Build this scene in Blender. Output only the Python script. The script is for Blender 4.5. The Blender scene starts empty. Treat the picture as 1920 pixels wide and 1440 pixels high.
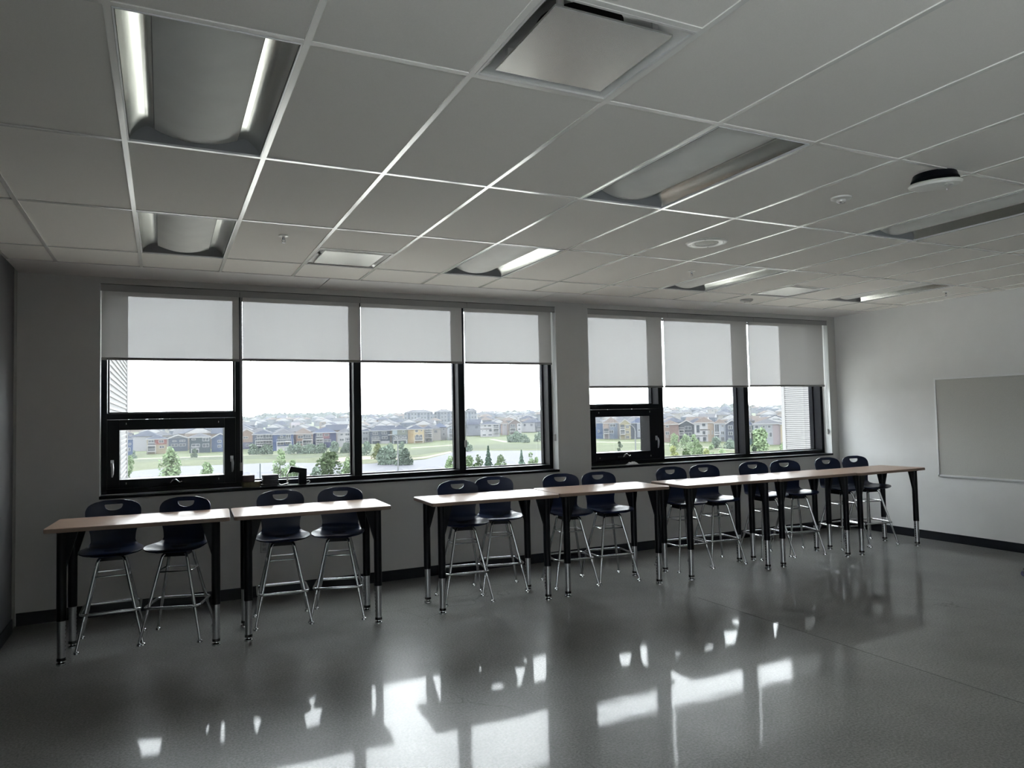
import bpy, bmesh, math, random
from math import sin, cos, pi, radians, sqrt
from mathutils import Vector, Matrix

random.seed(7)
SC = bpy.context.scene
COL = SC.collection

# ------------------------------------------------------------------ camera
YAW, PIT, ROL, FPX = .449, .044, -.022, 1361.6
YAW, PIT, ROL = 0.4489, 0.0437, -0.0218
EYE = Vector((0, 0, 1.655))
Fv = Vector((sin(YAW)*cos(PIT), cos(YAW)*cos(PIT), sin(PIT)))
R0 = Vector((cos(YAW), -sin(YAW), 0)); U0 = R0.cross(Fv)
Rv = R0*cos(ROL)+U0*sin(ROL); Uv = -R0*sin(ROL)+U0*cos(ROL)
cd = bpy.data.cameras.new('camera'); cam = bpy.data.objects.new('camera', cd); COL.objects.link(cam)
cam.matrix_world = Matrix(((Rv.x, Uv.x, -Fv.x, EYE.x), (Rv.y, Uv.y, -Fv.y, EYE.y), (Rv.z, Uv.z, -Fv.z, EYE.z), (0, 0, 0, 1)))
cd.sensor_fit = 'HORIZONTAL'; cd.sensor_width = 36; cd.lens = FPX/1920*36
cd.clip_start = .05; cd.clip_end = 6000
SC.camera = cam

def ray(u, v): return Fv+Rv*((u-960)/FPX)-Uv*((v-720)/FPX)
def onz(u, v, z): d = ray(u, v); return EYE+d*((z-EYE.z)/d.z)
def ony(u, v, y): d = ray(u, v); return EYE+d*(y/d.y)

# ------------------------------------------------------------------ helpers
class MB:
    def __init__(s): s.v = []; s.f = []; s.m = []; s.mi = 0
    def add(s, vs, fs, M=None):
        b = len(s.v)
        s.v += [tuple(M @ Vector(p)) if M else tuple(p) for p in vs]
        s.f += [tuple(i+b for i in f) for f in fs]; s.m += [s.mi]*len(fs)
        return s
    def box(s, x0, x1, y0, y1, z0, z1, M=None):
        return s.add([(x0,y0,z0),(x1,y0,z0),(x1,y1,z0),(x0,y1,z0),(x0,y0,z1),(x1,y0,z1),(x1,y1,z1),(x0,y1,z1)],
            [(0,3,2,1),(4,5,6,7),(0,1,5,4),(1,2,6,5),(2,3,7,6),(3,0,4,7)], M)
    def prism(s, pts, a, b, axis='z', M=None):
        # polygon pts extruded between a and b along axis
        def P(p, t):
            return {'z': (p[0], p[1], t), 'y': (p[0], t, p[1]), 'x': (t, p[0], p[1])}[axis]
        n = len(pts); vs = [P(p, a) for p in pts]+[P(p, b) for p in pts]
        fs = [tuple(reversed(range(n))), tuple(range(n, 2*n))]+[(i, (i+1) % n, (i+1) % n+n, i+n) for i in range(n)]
        return s.add(vs, fs, M)
    def tube(s, pts, r, n=8, cap=True, closed=False, M=None):
        pts = [Vector(p) for p in pts]; k = len(pts)
        rs = r if isinstance(r, (list, tuple)) else [r]*k
        vs = []; up = None
        for i, p in enumerate(pts):
            if closed: t = (pts[(i+1) % k]-pts[i-1]).normalized()
            else: t = (pts[min(i+1, k-1)]-pts[max(i-1, 0)]).normalized()
            if up is None:
                up = t.orthogonal().normalized()
            up = (up-t*up.dot(t)).normalized(); w = t.cross(up)
            for j in range(n):
                a = 2*pi*j/n; vs.append(p+(up*cos(a)+w*sin(a))*rs[i])
        fs = []
        for i in range(k if closed else k-1):
            a, b = i*n, ((i+1) % k)*n
            for j in range(n): fs.append((a+j, a+(j+1) % n, b+(j+1) % n, b+j))
        if cap and not closed: fs += [tuple(reversed(range(n))), tuple((k-1)*n+j for j in range(n))]
        return s.add(vs, fs, M)
    def lathe(s, prof, n=24, M=None):
        vs = []; fs = []
        for r, z in prof: vs += [(r*cos(2*pi*j/n), r*sin(2*pi*j/n), z) for j in range(n)]
        for i in range(len(prof)-1):
            for j in range(n): fs.append((i*n+j, i*n+(j+1) % n, (i+1)*n+(j+1) % n, (i+1)*n+j))
        fs += [tuple(reversed(range(n))), tuple((len(prof)-1)*n+j for j in range(n))]
        return s.add(vs, fs, M)
    def mesh(s, name, mats, smooth=False, bevel=0):
        me = bpy.data.meshes.new(name); me.from_pydata(s.v, [], s.f)
        for m in (mats if isinstance(mats, (list, tuple)) else [mats]): me.materials.append(m)
        me.polygons.foreach_set('material_index', s.m)
        bm = bmesh.new(); bm.from_mesh(me); bmesh.ops.recalc_face_normals(bm, faces=bm.faces)
        bm.to_mesh(me); bm.free()
        if smooth:
            me.polygons.foreach_set('use_smooth', [True]*len(me.polygons)); me.set_sharp_from_angle(angle=radians(38))
        me.update(); return me
    def build(s, name, mats, parent=None, smooth=False, bevel=0, loc=None):
        o = bpy.data.objects.new(name, s.mesh(name, mats, smooth)); COL.objects.link(o)
        if parent is not None: o.parent = parent
        if loc is not None: o.location = loc
        if bevel:
            m = o.modifiers.new('bevel', 'BEVEL'); m.width = bevel; m.segments = 2; m.limit_method = 'ANGLE'
        return o

def tag(o, label=None, cat=None, group=None, kind=None):
    if label: o['label'] = label
    if cat: o['category'] = cat
    if group: o['group'] = group
    if kind: o['kind'] = kind
    return o
def empty(name, loc=(0, 0, 0), rz=0):
    o = bpy.data.objects.new(name, None); COL.objects.link(o); o.location = loc; o.rotation_euler = (0, 0, rz)
    o.empty_display_size = .1; return o
def kids(o): return [c for c in bpy.data.objects if c.parent == o]
def copy_tree(o, parent=None):
    c = o.copy(); COL.objects.link(c); c.parent = parent
    for k in kids(o): copy_tree(k, c)
    return c
def struct(o): o['kind'] = 'structure'; return o
def T(x, y, z, rz=0): return Matrix.Translation((x, y, z)) @ Matrix.Rotation(rz, 4, 'Z')

# ------------------------------------------------------------------ materials
def mat(name, col, rough=.6, metal=0, spec=.5, noise=0, nscale=20, bump=0, bscale=200, coat=0, coatr=.03, ior=1.5, col2=None):
    m = bpy.data.materials.new(name); m.use_nodes = True; nt = m.node_tree; p = nt.nodes['Principled BSDF']
    p.inputs['Base Color'].default_value = (*col, 1); p.inputs['Roughness'].default_value = rough
    p.inputs['Metallic'].default_value = metal; p.inputs['Specular IOR Level'].default_value = spec
    p.inputs['Coat Weight'].default_value = coat; p.inputs['Coat Roughness'].default_value = coatr; p.inputs['IOR'].default_value = ior
    tc = nt.nodes.new('ShaderNodeTexCoord')
    if noise or col2:
        n = nt.nodes.new('ShaderNodeTexNoise'); n.inputs['Scale'].default_value = nscale; n.inputs['Detail'].default_value = 6
        nt.links.new(tc.outputs['Object'], n.inputs['Vector'])
        r = nt.nodes.new('ShaderNodeMapRange'); r.inputs['From Min'].default_value = .3; r.inputs['From Max'].default_value = .7
        nt.links.new(n.outputs['Fac'], r.inputs['Value'])
        x = nt.nodes.new('ShaderNodeMix'); x.data_type = 'RGBA'
        a = [c*(1-noise) for c in col]; b = col2 or [min(1, c*(1+noise)) for c in col]
        x.inputs['A'].default_value = (*a, 1); x.inputs['B'].default_value = (*b, 1)
        nt.links.new(r.outputs['Result'], x.inputs['Factor']); nt.links.new(x.outputs['Result'], p.inputs['Base Color'])
    if bump:
        n = nt.nodes.new('ShaderNodeTexNoise'); n.inputs['Scale'].default_value = bscale; n.inputs['Detail'].default_value = 3
        nt.links.new(tc.outputs['Object'], n.inputs['Vector'])
        b = nt.nodes.new('ShaderNodeBump'); b.inputs['Strength'].default_value = bump; b.inputs['Distance'].default_value = .002
        nt.links.new(n.outputs['Fac'], b.inputs['Height']); nt.links.new(b.outputs['Normal'], p.inputs['Normal'])
    return m

SKY_L = 10.5; KO = 9/SKY_L; HAZE = .00014*KO
FAB_T = .050*KO; FAB_TL = (.034*KO, .034*KO, .034*KO)
M = {}
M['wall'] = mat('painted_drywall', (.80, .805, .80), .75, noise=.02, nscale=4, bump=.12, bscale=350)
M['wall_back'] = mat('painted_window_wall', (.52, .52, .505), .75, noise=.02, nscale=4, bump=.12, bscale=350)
M['wall_left'] = mat('grey_partition', (.12, .12, .125), .55, noise=.03, nscale=3)
M['tile'] = mat('ceiling_tile', (.88, .86, .815), .9, noise=.025, nscale=260, bump=.25, bscale=600)
M['tee'] = mat('white_tee', (.94, .94, .90), .25, coat=1, coatr=.2)
M['gyp'] = mat('white_bulkhead', (.80, .79, .78), .6)
M['base'] = mat('black_rubber_base', (.006, .007, .013), .4, spec=.35)
M['black'] = mat('black_anodised', (.003, .004, .007), .38, spec=.14)
M['reveal'] = mat('white_reveal', (.80, .82, .82), .5)
M['navy'] = mat('navy_plastic', (.005, .012, .042), .30, spec=.28, bump=.06, bscale=500)
M['legblack'] = mat('black_powder_coat', (.003, .004, .007), .42, spec=.18)
M['chrome'] = mat('chrome', (.50, .51, .52), .16, metal=1)
M['steel'] = mat('brushed_chrome_leg', (.46, .47, .48), .28, metal=1, noise=.06, nscale=60)
M['rubber'] = mat('black_glide', (.01, .01, .01), .4)
M['wood'] = None
M['edge'] = mat('taupe_edge_band', (.22, .155, .12), .4)
M['lens'] = mat('perforated_white_lens', (.80, .81, .78), .55, noise=.04, nscale=6, bump=.1, bscale=900)
M['refl'] = mat('aluminium_reflector', (.80, .81, .76), .27, metal=1)
M['endp'] = mat('grey_end_plate', (.27, .28, .29), .4)
M['white'] = mat('white_plastic', (.90, .90, .86), .3)
M['whitemetal'] = mat('white_satin_metal', (.74, .74, .72), .3, spec=.6, coat=1, coatr=.17)
M['plaque'] = mat('satin_plaque', (.88, .88, .85), .27, metal=.8)
M['fascia'] = mat('grey_fascia', (.29, .29, .28), .5)
M['bar'] = mat('grey_hem_bar', (.17, .17, .16), .5)
M['greyboard'] = mat('grey_tackboard', (.53, .53, .50), .85, noise=.05, nscale=120, bump=.2, bscale=500)
M['alu'] = mat('pale_aluminium', (.86, .87, .88), .35, metal=.25)
M['outlet'] = mat('grey_outlet', (.42, .43, .42), .45)
M['dark'] = mat('dark_void', (.004, .004, .004), .8)
M['paper'] = mat('white_paper', (.85, .85, .85), .8)
M['case'] = mat('dark_grey_case', (.05, .052, .055), .5, noise=.25, nscale=30)
M['brownbox'] = mat('brown_box', (.05, .035, .04), .6, noise=.3, nscale=40)
M['olive'] = mat('olive_tray', (.09, .08, .035), .5, noise=.3, nscale=30)
M['cladw'] = mat('white_metal_cladding', (.165*KO, .165*KO, .168*KO), .8, spec=.05)
M['speaker'] = mat('speaker_grille', (.42, .42, .38), .6)

def wood():
    m = bpy.data.materials.new('maple_laminate'); m.use_nodes = True; nt = m.node_tree; p = nt.nodes['Principled BSDF']
    tc = nt.nodes.new('ShaderNodeTexCoord'); mp = nt.nodes.new('ShaderNodeMapping'); mp.inputs['Scale'].default_value = (1.2, 22, 1)
    n = nt.nodes.new('ShaderNodeTexNoise'); n.inputs['Scale'].default_value = 3; n.inputs['Detail'].default_value = 8; n.inputs['Distortion'].default_value = .6
    x = nt.nodes.new('ShaderNodeMix'); x.data_type = 'RGBA'; x.inputs['A'].default_value = (.36, .235, .165, 1); x.inputs['B'].default_value = (.50, .35, .26, 1)
    nt.links.new(tc.outputs['Object'], mp.inputs['Vector']); nt.links.new(mp.outputs['Vector'], n.inputs['Vector'])
    nt.links.new(n.outputs['Fac'], x.inputs['Factor']); nt.links.new(x.outputs['Result'], p.inputs['Base Color'])
    p.inputs['Roughness'].default_value = .30; p.inputs['Specular IOR Level'].default_value = .5
    return m
M['wood'] = wood()

def floor_mat():
    m = bpy.data.materials.new('polished_concrete'); m.use_nodes = True; nt = m.node_tree; p = nt.nodes['Principled BSDF']; L = nt.links.new
    tc = nt.nodes.new('ShaderNodeTexCoord')
    def noise(sc, det=4, rough=.5):
        n = nt.nodes.new('ShaderNodeTexNoise'); n.inputs['Scale'].default_value = sc; n.inputs['Detail'].default_value = det
        n.inputs['Roughness'].default_value = rough; L(tc.outputs['Object'], n.inputs['Vector']); return n
    def mr(src, a, b, c, d):
        r = nt.nodes.new('ShaderNodeMapRange'); r.inputs['From Min'].default_value = a; r.inputs['From Max'].default_value = b
        r.inputs['To Min'].default_value = c; r.inputs['To Max'].default_value = d; L(src, r.inputs['Value']); return r.outputs['Result']
    def mul(a, b):
        x = nt.nodes.new('ShaderNodeMath'); x.operation = 'MULTIPLY'; L(a, x.inputs[0])
        if isinstance(b, (int, float)): x.inputs[1].default_value = b
        else: L(b, x.inputs[1])
        return x.outputs[0]
    big = mr(noise(1.1, 6, .6).outputs['Fac'], .3, .7, .74, 1.24)
    spk = mr(noise(75, 5, .8).outputs['Fac'], .38, .64, .55, 1.5)
    vor = nt.nodes.new('ShaderNodeTexVoronoi'); vor.inputs['Scale'].default_value = 95; L(tc.outputs['Object'], vor.inputs['Vector'])
    agg = mr(vor.outputs['Distance'], .0, .22, 1.35, 1.0)
    # right of the control joint the slab is smoother and a little paler
    sx = nt.nodes.new('ShaderNodeSeparateXYZ'); L(tc.outputs['Object'], sx.inputs['Vector'])
    side = mr(sx.outputs['X'], 4.29, 4.31, 1.0, 1.12)
    v = mul(mul(mul(big, spk), agg), side)
    # hairline crack pattern, sparse
    vc = nt.nodes.new('ShaderNodeTexVoronoi'); vc.feature = 'DISTANCE_TO_EDGE'; vc.inputs['Scale'].default_value = .42
    wn = nt.nodes.new('ShaderNodeVectorMath'); wn.operation = 'ADD'
    w = nt.nodes.new('ShaderNodeTexNoise'); w.inputs['Scale'].default_value = 3; w.inputs['Detail'].default_value = 6; L(tc.outputs['Object'], w.inputs['Vector'])
    ws = nt.nodes.new('ShaderNodeVectorMath'); ws.operation = 'SCALE'; ws.inputs['Scale'].default_value = .35; L(w.outputs['Color'], ws.inputs[0])
    L(tc.outputs['Object'], wn.inputs[0]); L(ws.outputs['Vector'], wn.inputs[1]); L(wn.outputs['Vector'], vc.inputs['Vector'])
    cr = mr(vc.outputs['Distance'], .0010, .0018, .0, 1.0)
    cm_ = nt.nodes.new('ShaderNodeMath'); cm_.operation = 'MAXIMUM'; L(cr, cm_.inputs[0]); L(mr(noise(.55, 1).outputs['Fac'], .50, .56, 1.0, .55), cm_.inputs[1])
    v = mul(v, cm_.outputs[0])
    c = nt.nodes.new('ShaderNodeMix'); c.data_type = 'RGBA'; c.inputs['A'].default_value = (0, 0, 0, 1); c.inputs['B'].default_value = (.185, .187, .178, 1)
    L(v, c.inputs['Factor']); c.clamp_factor = False; L(c.outputs['Result'], p.inputs['Base Color'])
    p.inputs['Roughness'].default_value = .33; p.inputs['Specular IOR Level'].default_value = .27
    p.inputs['Coat Weight'].default_value = .5; p.inputs['Coat IOR'].default_value = 1.40
    L(mr(noise(2.2, 4).outputs['Fac'], .3, .7, .02, .055), p.inputs['Coat Roughness'])
    b1 = nt.nodes.new('ShaderNodeBump'); b1.inputs['Strength'].default_value = .75; b1.inputs['Distance'].default_value = .0012
    L(noise(2.6, 2).outputs['Fac'], b1.inputs['Height'])
    b2 = nt.nodes.new('ShaderNodeBump'); b2.inputs['Strength'].default_value = .13; b2.inputs['Distance'].default_value = .0004
    L(noise(150, 2).outputs['Fac'], b2.inputs['Height']); L(b1.outputs['Normal'], b2.inputs['Normal'])
    L(b2.outputs['Normal'], p.inputs['Coat Normal'])
    return m
M['floor'] = floor_mat()

def glass():
    m = bpy.data.materials.new('window_glass'); m.use_nodes = True; nt = m.node_tree; nt.nodes.clear(); L = nt.links.new
    o = nt.nodes.new('ShaderNodeOutputMaterial'); mx = nt.nodes.new('ShaderNodeMixShader'); lw = nt.nodes.new('ShaderNodeLayerWeight')
    lw.inputs['Blend'].default_value = .5
    pw = nt.nodes.new('ShaderNodeMath'); pw.operation = 'POWER'; pw.inputs[1].default_value = 5; L(lw.outputs['Facing'], pw.inputs[0])
    ma = nt.nodes.new('ShaderNodeMath'); ma.operation = 'MULTIPLY_ADD'; ma.inputs[1].default_value = .96; ma.inputs[2].default_value = .035; L(pw.outputs[0], ma.inputs[0])
    t = nt.nodes.new('ShaderNodeBsdfTransparent'); t.inputs['Color'].default_value = (.97, .985, .98, 1)
    g = nt.nodes.new('ShaderNodeBsdfGlossy'); g.inputs['Roughness'].default_value = 0
    L(ma.outputs[0], mx.inputs[0]); L(t.outputs[0], mx.inputs[1]); L(g.outputs[0], mx.inputs[2]); L(mx.outputs[0], o.inputs['Surface'])
    return m
M['glass'] = glass()

def fabric():
    m = bpy.data.materials.new('solar_screen_fabric'); m.use_nodes = True; nt = m.node_tree; nt.nodes.clear(); L = nt.links.new
    o = nt.nodes.new('ShaderNodeOutputMaterial')
    tc = nt.nodes.new('ShaderNodeTexCoord'); mp = nt.nodes.new('ShaderNodeMapping'); mp.inputs['Scale'].default_value = (60, 1, 3)
    n = nt.nodes.new('ShaderNodeTexNoise'); n.inputs['Scale'].default_value = 1.5; n.inputs['Detail'].default_value = 4
    L(tc.outputs['Object'], mp.inputs['Vector']); L(mp.outputs['Vector'], n.inputs['Vector'])
    r = nt.nodes.new('ShaderNodeMapRange'); r.inputs['To Min'].default_value = FAB_T*.86; r.inputs['To Max'].default_value = FAB_T*1.14; L(n.outputs['Fac'], r.inputs['Value'])
    t = nt.nodes.new('ShaderNodeBsdfTransparent'); tl = nt.nodes.new('ShaderNodeBsdfTranslucent'); d = nt.nodes.new('ShaderNodeBsdfDiffuse')
    tl.inputs['Color'].default_value = (*FAB_TL, 1); d.inputs['Color'].default_value = (.50, .49, .47, 1)
    a = nt.nodes.new('ShaderNodeAddShader'); L(tl.outputs[0], a.inputs[0]); L(d.outputs[0], a.inputs[1])
    mx = nt.nodes.new('ShaderNodeMixShader'); L(r.outputs[0], mx.inputs[0]); L(a.outputs[0], mx.inputs[1]); L(t.outputs[0], mx.inputs[2])
    L(mx.outputs[0], o.inputs['Surface']); return m
M['fabric'] = fabric()

# ------------------------------------------------------------------ world
w = bpy.data.worlds.new('overcast_sky'); SC.world = w; w.use_nodes = True
bg = w.node_tree.nodes['Background']; bg.inputs['Color'].default_value = (.93, .965, 1, 1); bg.inputs['Strength'].default_value = SKY_L
SC.view_settings.view_transform = 'Standard'; SC.view_settings.look = 'None'; SC.view_settings.gamma = 1
SC.view_settings.use_curve_mapping = False; SC.view_settings.exposure = EXPO if 'EXPO' in globals() else 0
cy = SC.cycles
cy.max_bounces = 8; cy.diffuse_bounces = 5; cy.glossy_bounces = 4; cy.transparent_max_bounces = 12; cy.transmission_bounces = 4
cy.volume_bounces = 0; cy.caustics_reflective = False; cy.caustics_refractive = False; cy.sample_clamp_indirect = 6
cy.use_denoising = True

# ------------------------------------------------------------------ room shell
XL, XR, YW, YB, H, HT = -1.11, 8.647, 7.301, -3.4, 2.964, 3.35
YO = 7.66
W1 = (-.498, 4.094); W2 = (4.524, 8.505); WZ = (1.03, 2.903)
C = .6096; OX, OY, YE = -.157, 2.511, 6.731

struct(MB().box(XL-.2, XR+.2, YB-.2, YO, -.15, 0).build('floor', M['floor']))
mb = MB()
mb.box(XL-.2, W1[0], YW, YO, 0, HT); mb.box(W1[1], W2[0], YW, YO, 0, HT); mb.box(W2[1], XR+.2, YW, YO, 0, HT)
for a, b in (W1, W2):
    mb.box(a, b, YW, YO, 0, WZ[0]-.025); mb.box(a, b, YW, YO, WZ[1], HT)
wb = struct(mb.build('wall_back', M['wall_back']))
struct(MB().box(XR, XR+.2, YB, YW, 0, HT).build('wall_right', M['wall']))
struct(MB().box(XL-.03, XL+.004, 7.165, YW, 0, H).build('trim_1', M['fascia']))
struct(MB().box(XL, XR, YB-.2, YB, 0, HT).build('wall_front', M['wall']))
# unseen opening added in the left wall, behind the camera, for fill light
BW = (-3.2, -.2, .2, 2.5)
mb = MB(); xa, xb = XL-.2, XL+.01
mb.box(xa, xb, YB, BW[0], 0, HT).box(xa, xb, BW[1], 7.10, 0, HT).box(xa, xb, BW[0], BW[1], 0, BW[2]).box(xa, xb, BW[0], BW[1], BW[3], HT)
mb.box(XL-.2, XL-.03, 7.10, YW, 0, HT)
struct(mb.build('wall_left', M['wall_left']))
mb = MB()
for k in range(4): y = BW[0]+(BW[1]-BW[0]-.05)*k/3; mb.box(XL-.14, XL-.06, y, y+.05, BW[2], BW[3])
for z in (BW[2], BW[3]-.05): mb.box(XL-.139, XL-.061, BW[0], BW[1], z, z+.05)
w3 = struct(mb.build('window_3', M['black']))
MB().box(XL-.104, XL-.098, BW[0]+.01, BW[1]-.01, BW[2]+.01, BW[3]-.01).build('pane', M['glass'], w3)
# white reveal linings on jambs and heads
mb = MB()
for a, b in (W1, W2):
    mb.box(a, a+.004, YW+.003, 7.60, WZ[0], WZ[1]-.001); mb.box(b-.004, b, YW+.003, 7.60, WZ[0], WZ[1]-.001)
rv = mb.build('reveal', M['reveal'], wb)
# baseboards
BH = .105
struct(MB().box(XL+.012, XR, YW-.008, YW, .001, BH).build('baseboard_back', M['base']))
struct(MB().box(XR-.008, XR, YB, YW-.008, .001, BH).build('baseboard_right', M['base']))
struct(MB().box(XL+.01, XL+.02, YB, YW-.2, .001, BH).build('baseboard_left', M['base']))
# control joint in the slab
struct(MB().box(4.297, 4.303, YB, 5.2, .0, .0006).build('floor_joint', mat('joint_sealant', (.05, .05, .05), .5)))

# ceiling: tiles (one lay-in panel per cell), tees, smooth strip by the windows
slots = set()
lum = [(0, 0), (4, 0), (8, 0), (0, 2), (4, 2), (8, 2), (12, 2)]           # luminaire cells (column, half-bay)
dif = [(2, OY-C), (2, OY+5*C), (10, OY+5*C)]
rows = [OY+2*C*k for k in range(-5, 4)]+[YE]
mb = MB(); tee = MB()
cols = [OX+C*k for k in range(-2, 16)]
for i, x0 in enumerate(cols):
    k = i-2; x1 = x0+C; a, b = max(x0, XL+.01), min(x1, XR)
    if b-a < .01: continue
    for j in range(len(rows)-1):
        y0, y1 = max(rows[j], YB), rows[j+1]
        if any(k == c and abs(rows[j]-(OY+2*C*h)) < .01 for c, h in lum): continue
        d = [yy for c, yy in dif if c == k and y0-.01 < yy < y1]
        if d:
            if d[0]-y0 > .1: mb.box(a, b, y0, d[0], H, H+.015)
            if y1-d[0]-C > .1: mb.box(a, b, d[0]+C, y1, H, H+.015)
            for t in (d[0], d[0]+C):
                if y0+.1 < t < y1-.1: tee.box(x0+.012, x1-.012, t-.012, t+.012, H-.0045, H-.0005)
            continue
        mb.box(a, b, y0, y1, H, H+.015)
ceil = struct(mb.build('ceiling', M['tile']))
for x in cols:
    if XL < x < XR: tee.box(x-.012, x+.012, YB, YE, H-.005, H+.012)
for y in rows[:-1]:
    if y > YB: tee.box(XL+.012, XR, y-.012, y+.012, H-.0045, H+.012)
tee.build('suspension_grid', M['tee'], ceil)
MB().box(XL-.2, XR+.2, YB-.2, YO, HT, HT+.1).build('upper_slab', M['dark'], ceil)
mb = MB()
for a, b in ((XL+.01, 1.390), (1.40, 3.805), (3.815, 6.195), (6.205, XR)): mb.box(a, b, YE+.006, YW, H-.004, H+.02)
struct(mb.build('ceiling_strip', M['gyp']))
struct(MB().box(XR-.02, XR, YB, YE, H-.006, H-.0005).box(XL+.01, XL+.03, YB, YE, H-.006, H-.0005).build('trim_2', M['tee']))

# ------------------------------------------------------------------ luminaires
def luminaire():
    r = empty('ceiling_luminaire')                      # origin: centre of the bay on the ceiling plane
    hx, hy = C/2-.013, C-.013
    mb = MB()
    for s in (-1, 1):
        mb.box(s*hx-.006 if s > 0 else -hx, s*hx if s > 0 else -hx+.006, -hy, hy, -.007, .004)
        mb.box(-hx, hx, s*hy-.006 if s > 0 else -hy, s*hy if s > 0 else -hy+.006, -.007, .004)
    mb.build('housing_trim', M['alu'], r)
    hb = MB().box(-hx, hx, -hy, hy, .070, .074)
    for s in (-1, 1):
        hb.box(s*hx-.001, s*hx+.001, -hy, hy, .0, .12); hb.box(-hx, hx, s*hy-.001, s*hy+.001, .0, .12)
    hb.build('housing', M['endp'], r)
    # bulged centre lens
    n = 16; a = .180; vs = []; yy = hy-.035
    for i in range(n+1):
        t = -1+2*i/n; z = .010+.040*t*t
        vs += [(a*t, -yy, z), (a*t, yy, z)]
    MB().add(vs, [(2*i, 2*i+2, 2*i+3, 2*i+1) for i in range(n)]).build('lens', M['lens'], r, smooth=True)
    # side reflectors: concave troughs
    for s in (-1, 1):
        vs = []; m = 10
        for i in range(m+1):
            t = i/m; x = s*(hx-.008-(hx-.008-a-.003)*t); z = .003+.058*sin(pi/2*min(1, t*1.15))**.8-.008*max(0, t-.75)*4
            vs += [(x, -yy-.02, z), (x, yy+.02, z)]
        MB().add(vs, [(2*i, 2*i+2, 2*i+3, 2*i+1) for i in range(m)]).build('reflector', M['refl'], r, smooth=True)
    for s in (-1, 1):
        y0, y1 = s*(hy-.008), s*(hy-.045)
        MB().add([(-hx+.008, y0, .001), (hx-.008, y0, .001), (hx-.03, y1, .066), (-hx+.03, y1, .066)], [(0, 1, 2, 3)]).build('end_plate', M['endp'], r)
    return r
lum0 = luminaire()
LL = {(0, 0): 'large recessed ceiling light with bulged lens nearest the upper left of the photo',
      (4, 0): 'recessed ceiling light with bulged lens between the square vent and the round white access point',
      (8, 0): 'long recessed ceiling light cut off by the right edge of the photo',
      (0, 2): 'recessed ceiling light above the leftmost blind, smaller than the one nearer the camera',
      (4, 2): 'recessed ceiling light above the gap between the two windows, fourth column of tiles',
      (8, 2): 'recessed ceiling light above the right window, left of the far square vent',
      (12, 2): 'recessed ceiling light closest to the right wall and the room corner'}
for n, (c, h) in enumerate(lum):
    o = lum0 if n == 0 else copy_tree(lum0)
    o.location = (OX+C*(c+.5), OY+2*C*h+C, H)
    tag(o, LL[(c, h)], 'ceiling light', 'recessed ceiling lights')

# ------------------------------------------------------------------ square diffusers
def diffuser():
    r = empty('air_diffuser'); h = C/2-.013; q = .222
    fr = MB()
    for s in (-1, 1):
        fr.box(s*h-.01 if s > 0 else -h, s*h if s > 0 else -h+.01, -h, h, -.006, .002); fr.box(-h, h, s*h-.01 if s > 0 else -h, s*h if s > 0 else -h+.01, -.006, .002)
    fr.build('rim', M['whitemetal'], r)
    # flared pan rising to the neck (open in the middle)
    n = 32; vs = []; rings = [(h-.006, 0, 1), (h-.03, .012, 1), (.235, .055, .8), (.20, .085, .35), (.16, .10, 0)]
    for rad, z, sq in rings:
        for j in range(n):
            a = 2*pi*j/n; cx, sx = cos(a), sin(a); k = 1/max(abs(cx), abs(sx)); k = 1+(k-1)*sq
            vs.append((rad*cx*k, rad*sx*k, z))
    fs = [(i*n+j, i*n+(j+1) % n, (i+1)*n+(j+1) % n, (i+1)*n+j) for i in range(len(rings)-1) for j in range(n)]
    MB().add(vs, fs).build('pan', M['whitemetal'], r, smooth=True)
    MB().lathe([(.16, .0985), (.16, .25), (.001, .25)]).build('neck', M['dark'], r)
    MB().box(-q-.012, q+.012, -q-.012, q+.012, -.004, .006).build('plaque', M['plaque'], r, bevel=.002)
    for sx, sy in ((-1, -1), (1, -1), (1, 1), (-1, 1)):
        MB().box(sx*.19-.012, sx*.19+.012, sy*.19-.004, sy*.19+.004, .006, .07).build('hanger', M['whitemetal'], r)
    return r
d0 = diffuser()
DL = ['large square plaque air vent at the top middle of the photo', 'square plaque air vent above the second blind of the left window',
      'square plaque air vent above the right window, farthest one']
for n, (c, y) in enumerate(dif):
    o = d0 if n == 0 else copy_tree(d0)
    o.location = (OX+C*(c+.5), y+C/2, H); tag(o, DL[n], 'air vent', 'square ceiling air vents')

# ------------------------------------------------------------------ small ceiling devices
def sprinkler():
    r = empty('sprinkler_head')
    MB().lathe([(.034, 0), (.033, -.006), (.018, -.010)]).build('escutcheon', M['white'], r, smooth=True)
    MB().lathe([(.009, -.008), (.009, -.026), (.006, -.030)], 12).build('body', M['chrome'], r, smooth=True)
    mb = MB()
    for s in (-1, 1): mb.tube([(s*.007, 0, -.024), (s*.012, 0, -.036), (s*.004, 0, -.050)], .0022, 6)
    mb.build('yoke', M['chrome'], r)
    MB().lathe([(.014, -.050), (.014, -.052)], 16).build('deflector', M['chrome'], r)
    return r
s0 = sprinkler()
for n, (x, y, l) in enumerate(((.772, 5.275, 'pendent fire sprinkler between the left recessed light and the square vent'),
        (4.428, 5.297, 'pendent fire sprinkler above the right window, beside the recessed light there'),
        (8.059, 5.265, 'pendent fire sprinkler closest to the right wall'))):
    o = s0 if n == 0 else copy_tree(s0); o.location = (x, y, H); tag(o, l, 'sprinkler', 'pendent sprinklers')
r = empty('ceiling_speaker', (3.80, 4.36, H)); tag(r, 'round cream ceiling speaker with a perforated centre', 'speaker')
MB().lathe([(.158, 0), (.158, -.004), (.150, -.010), (.098, -.010), (.092, -.006)], 48).build('baffle', M['white'], r, smooth=True)
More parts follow.
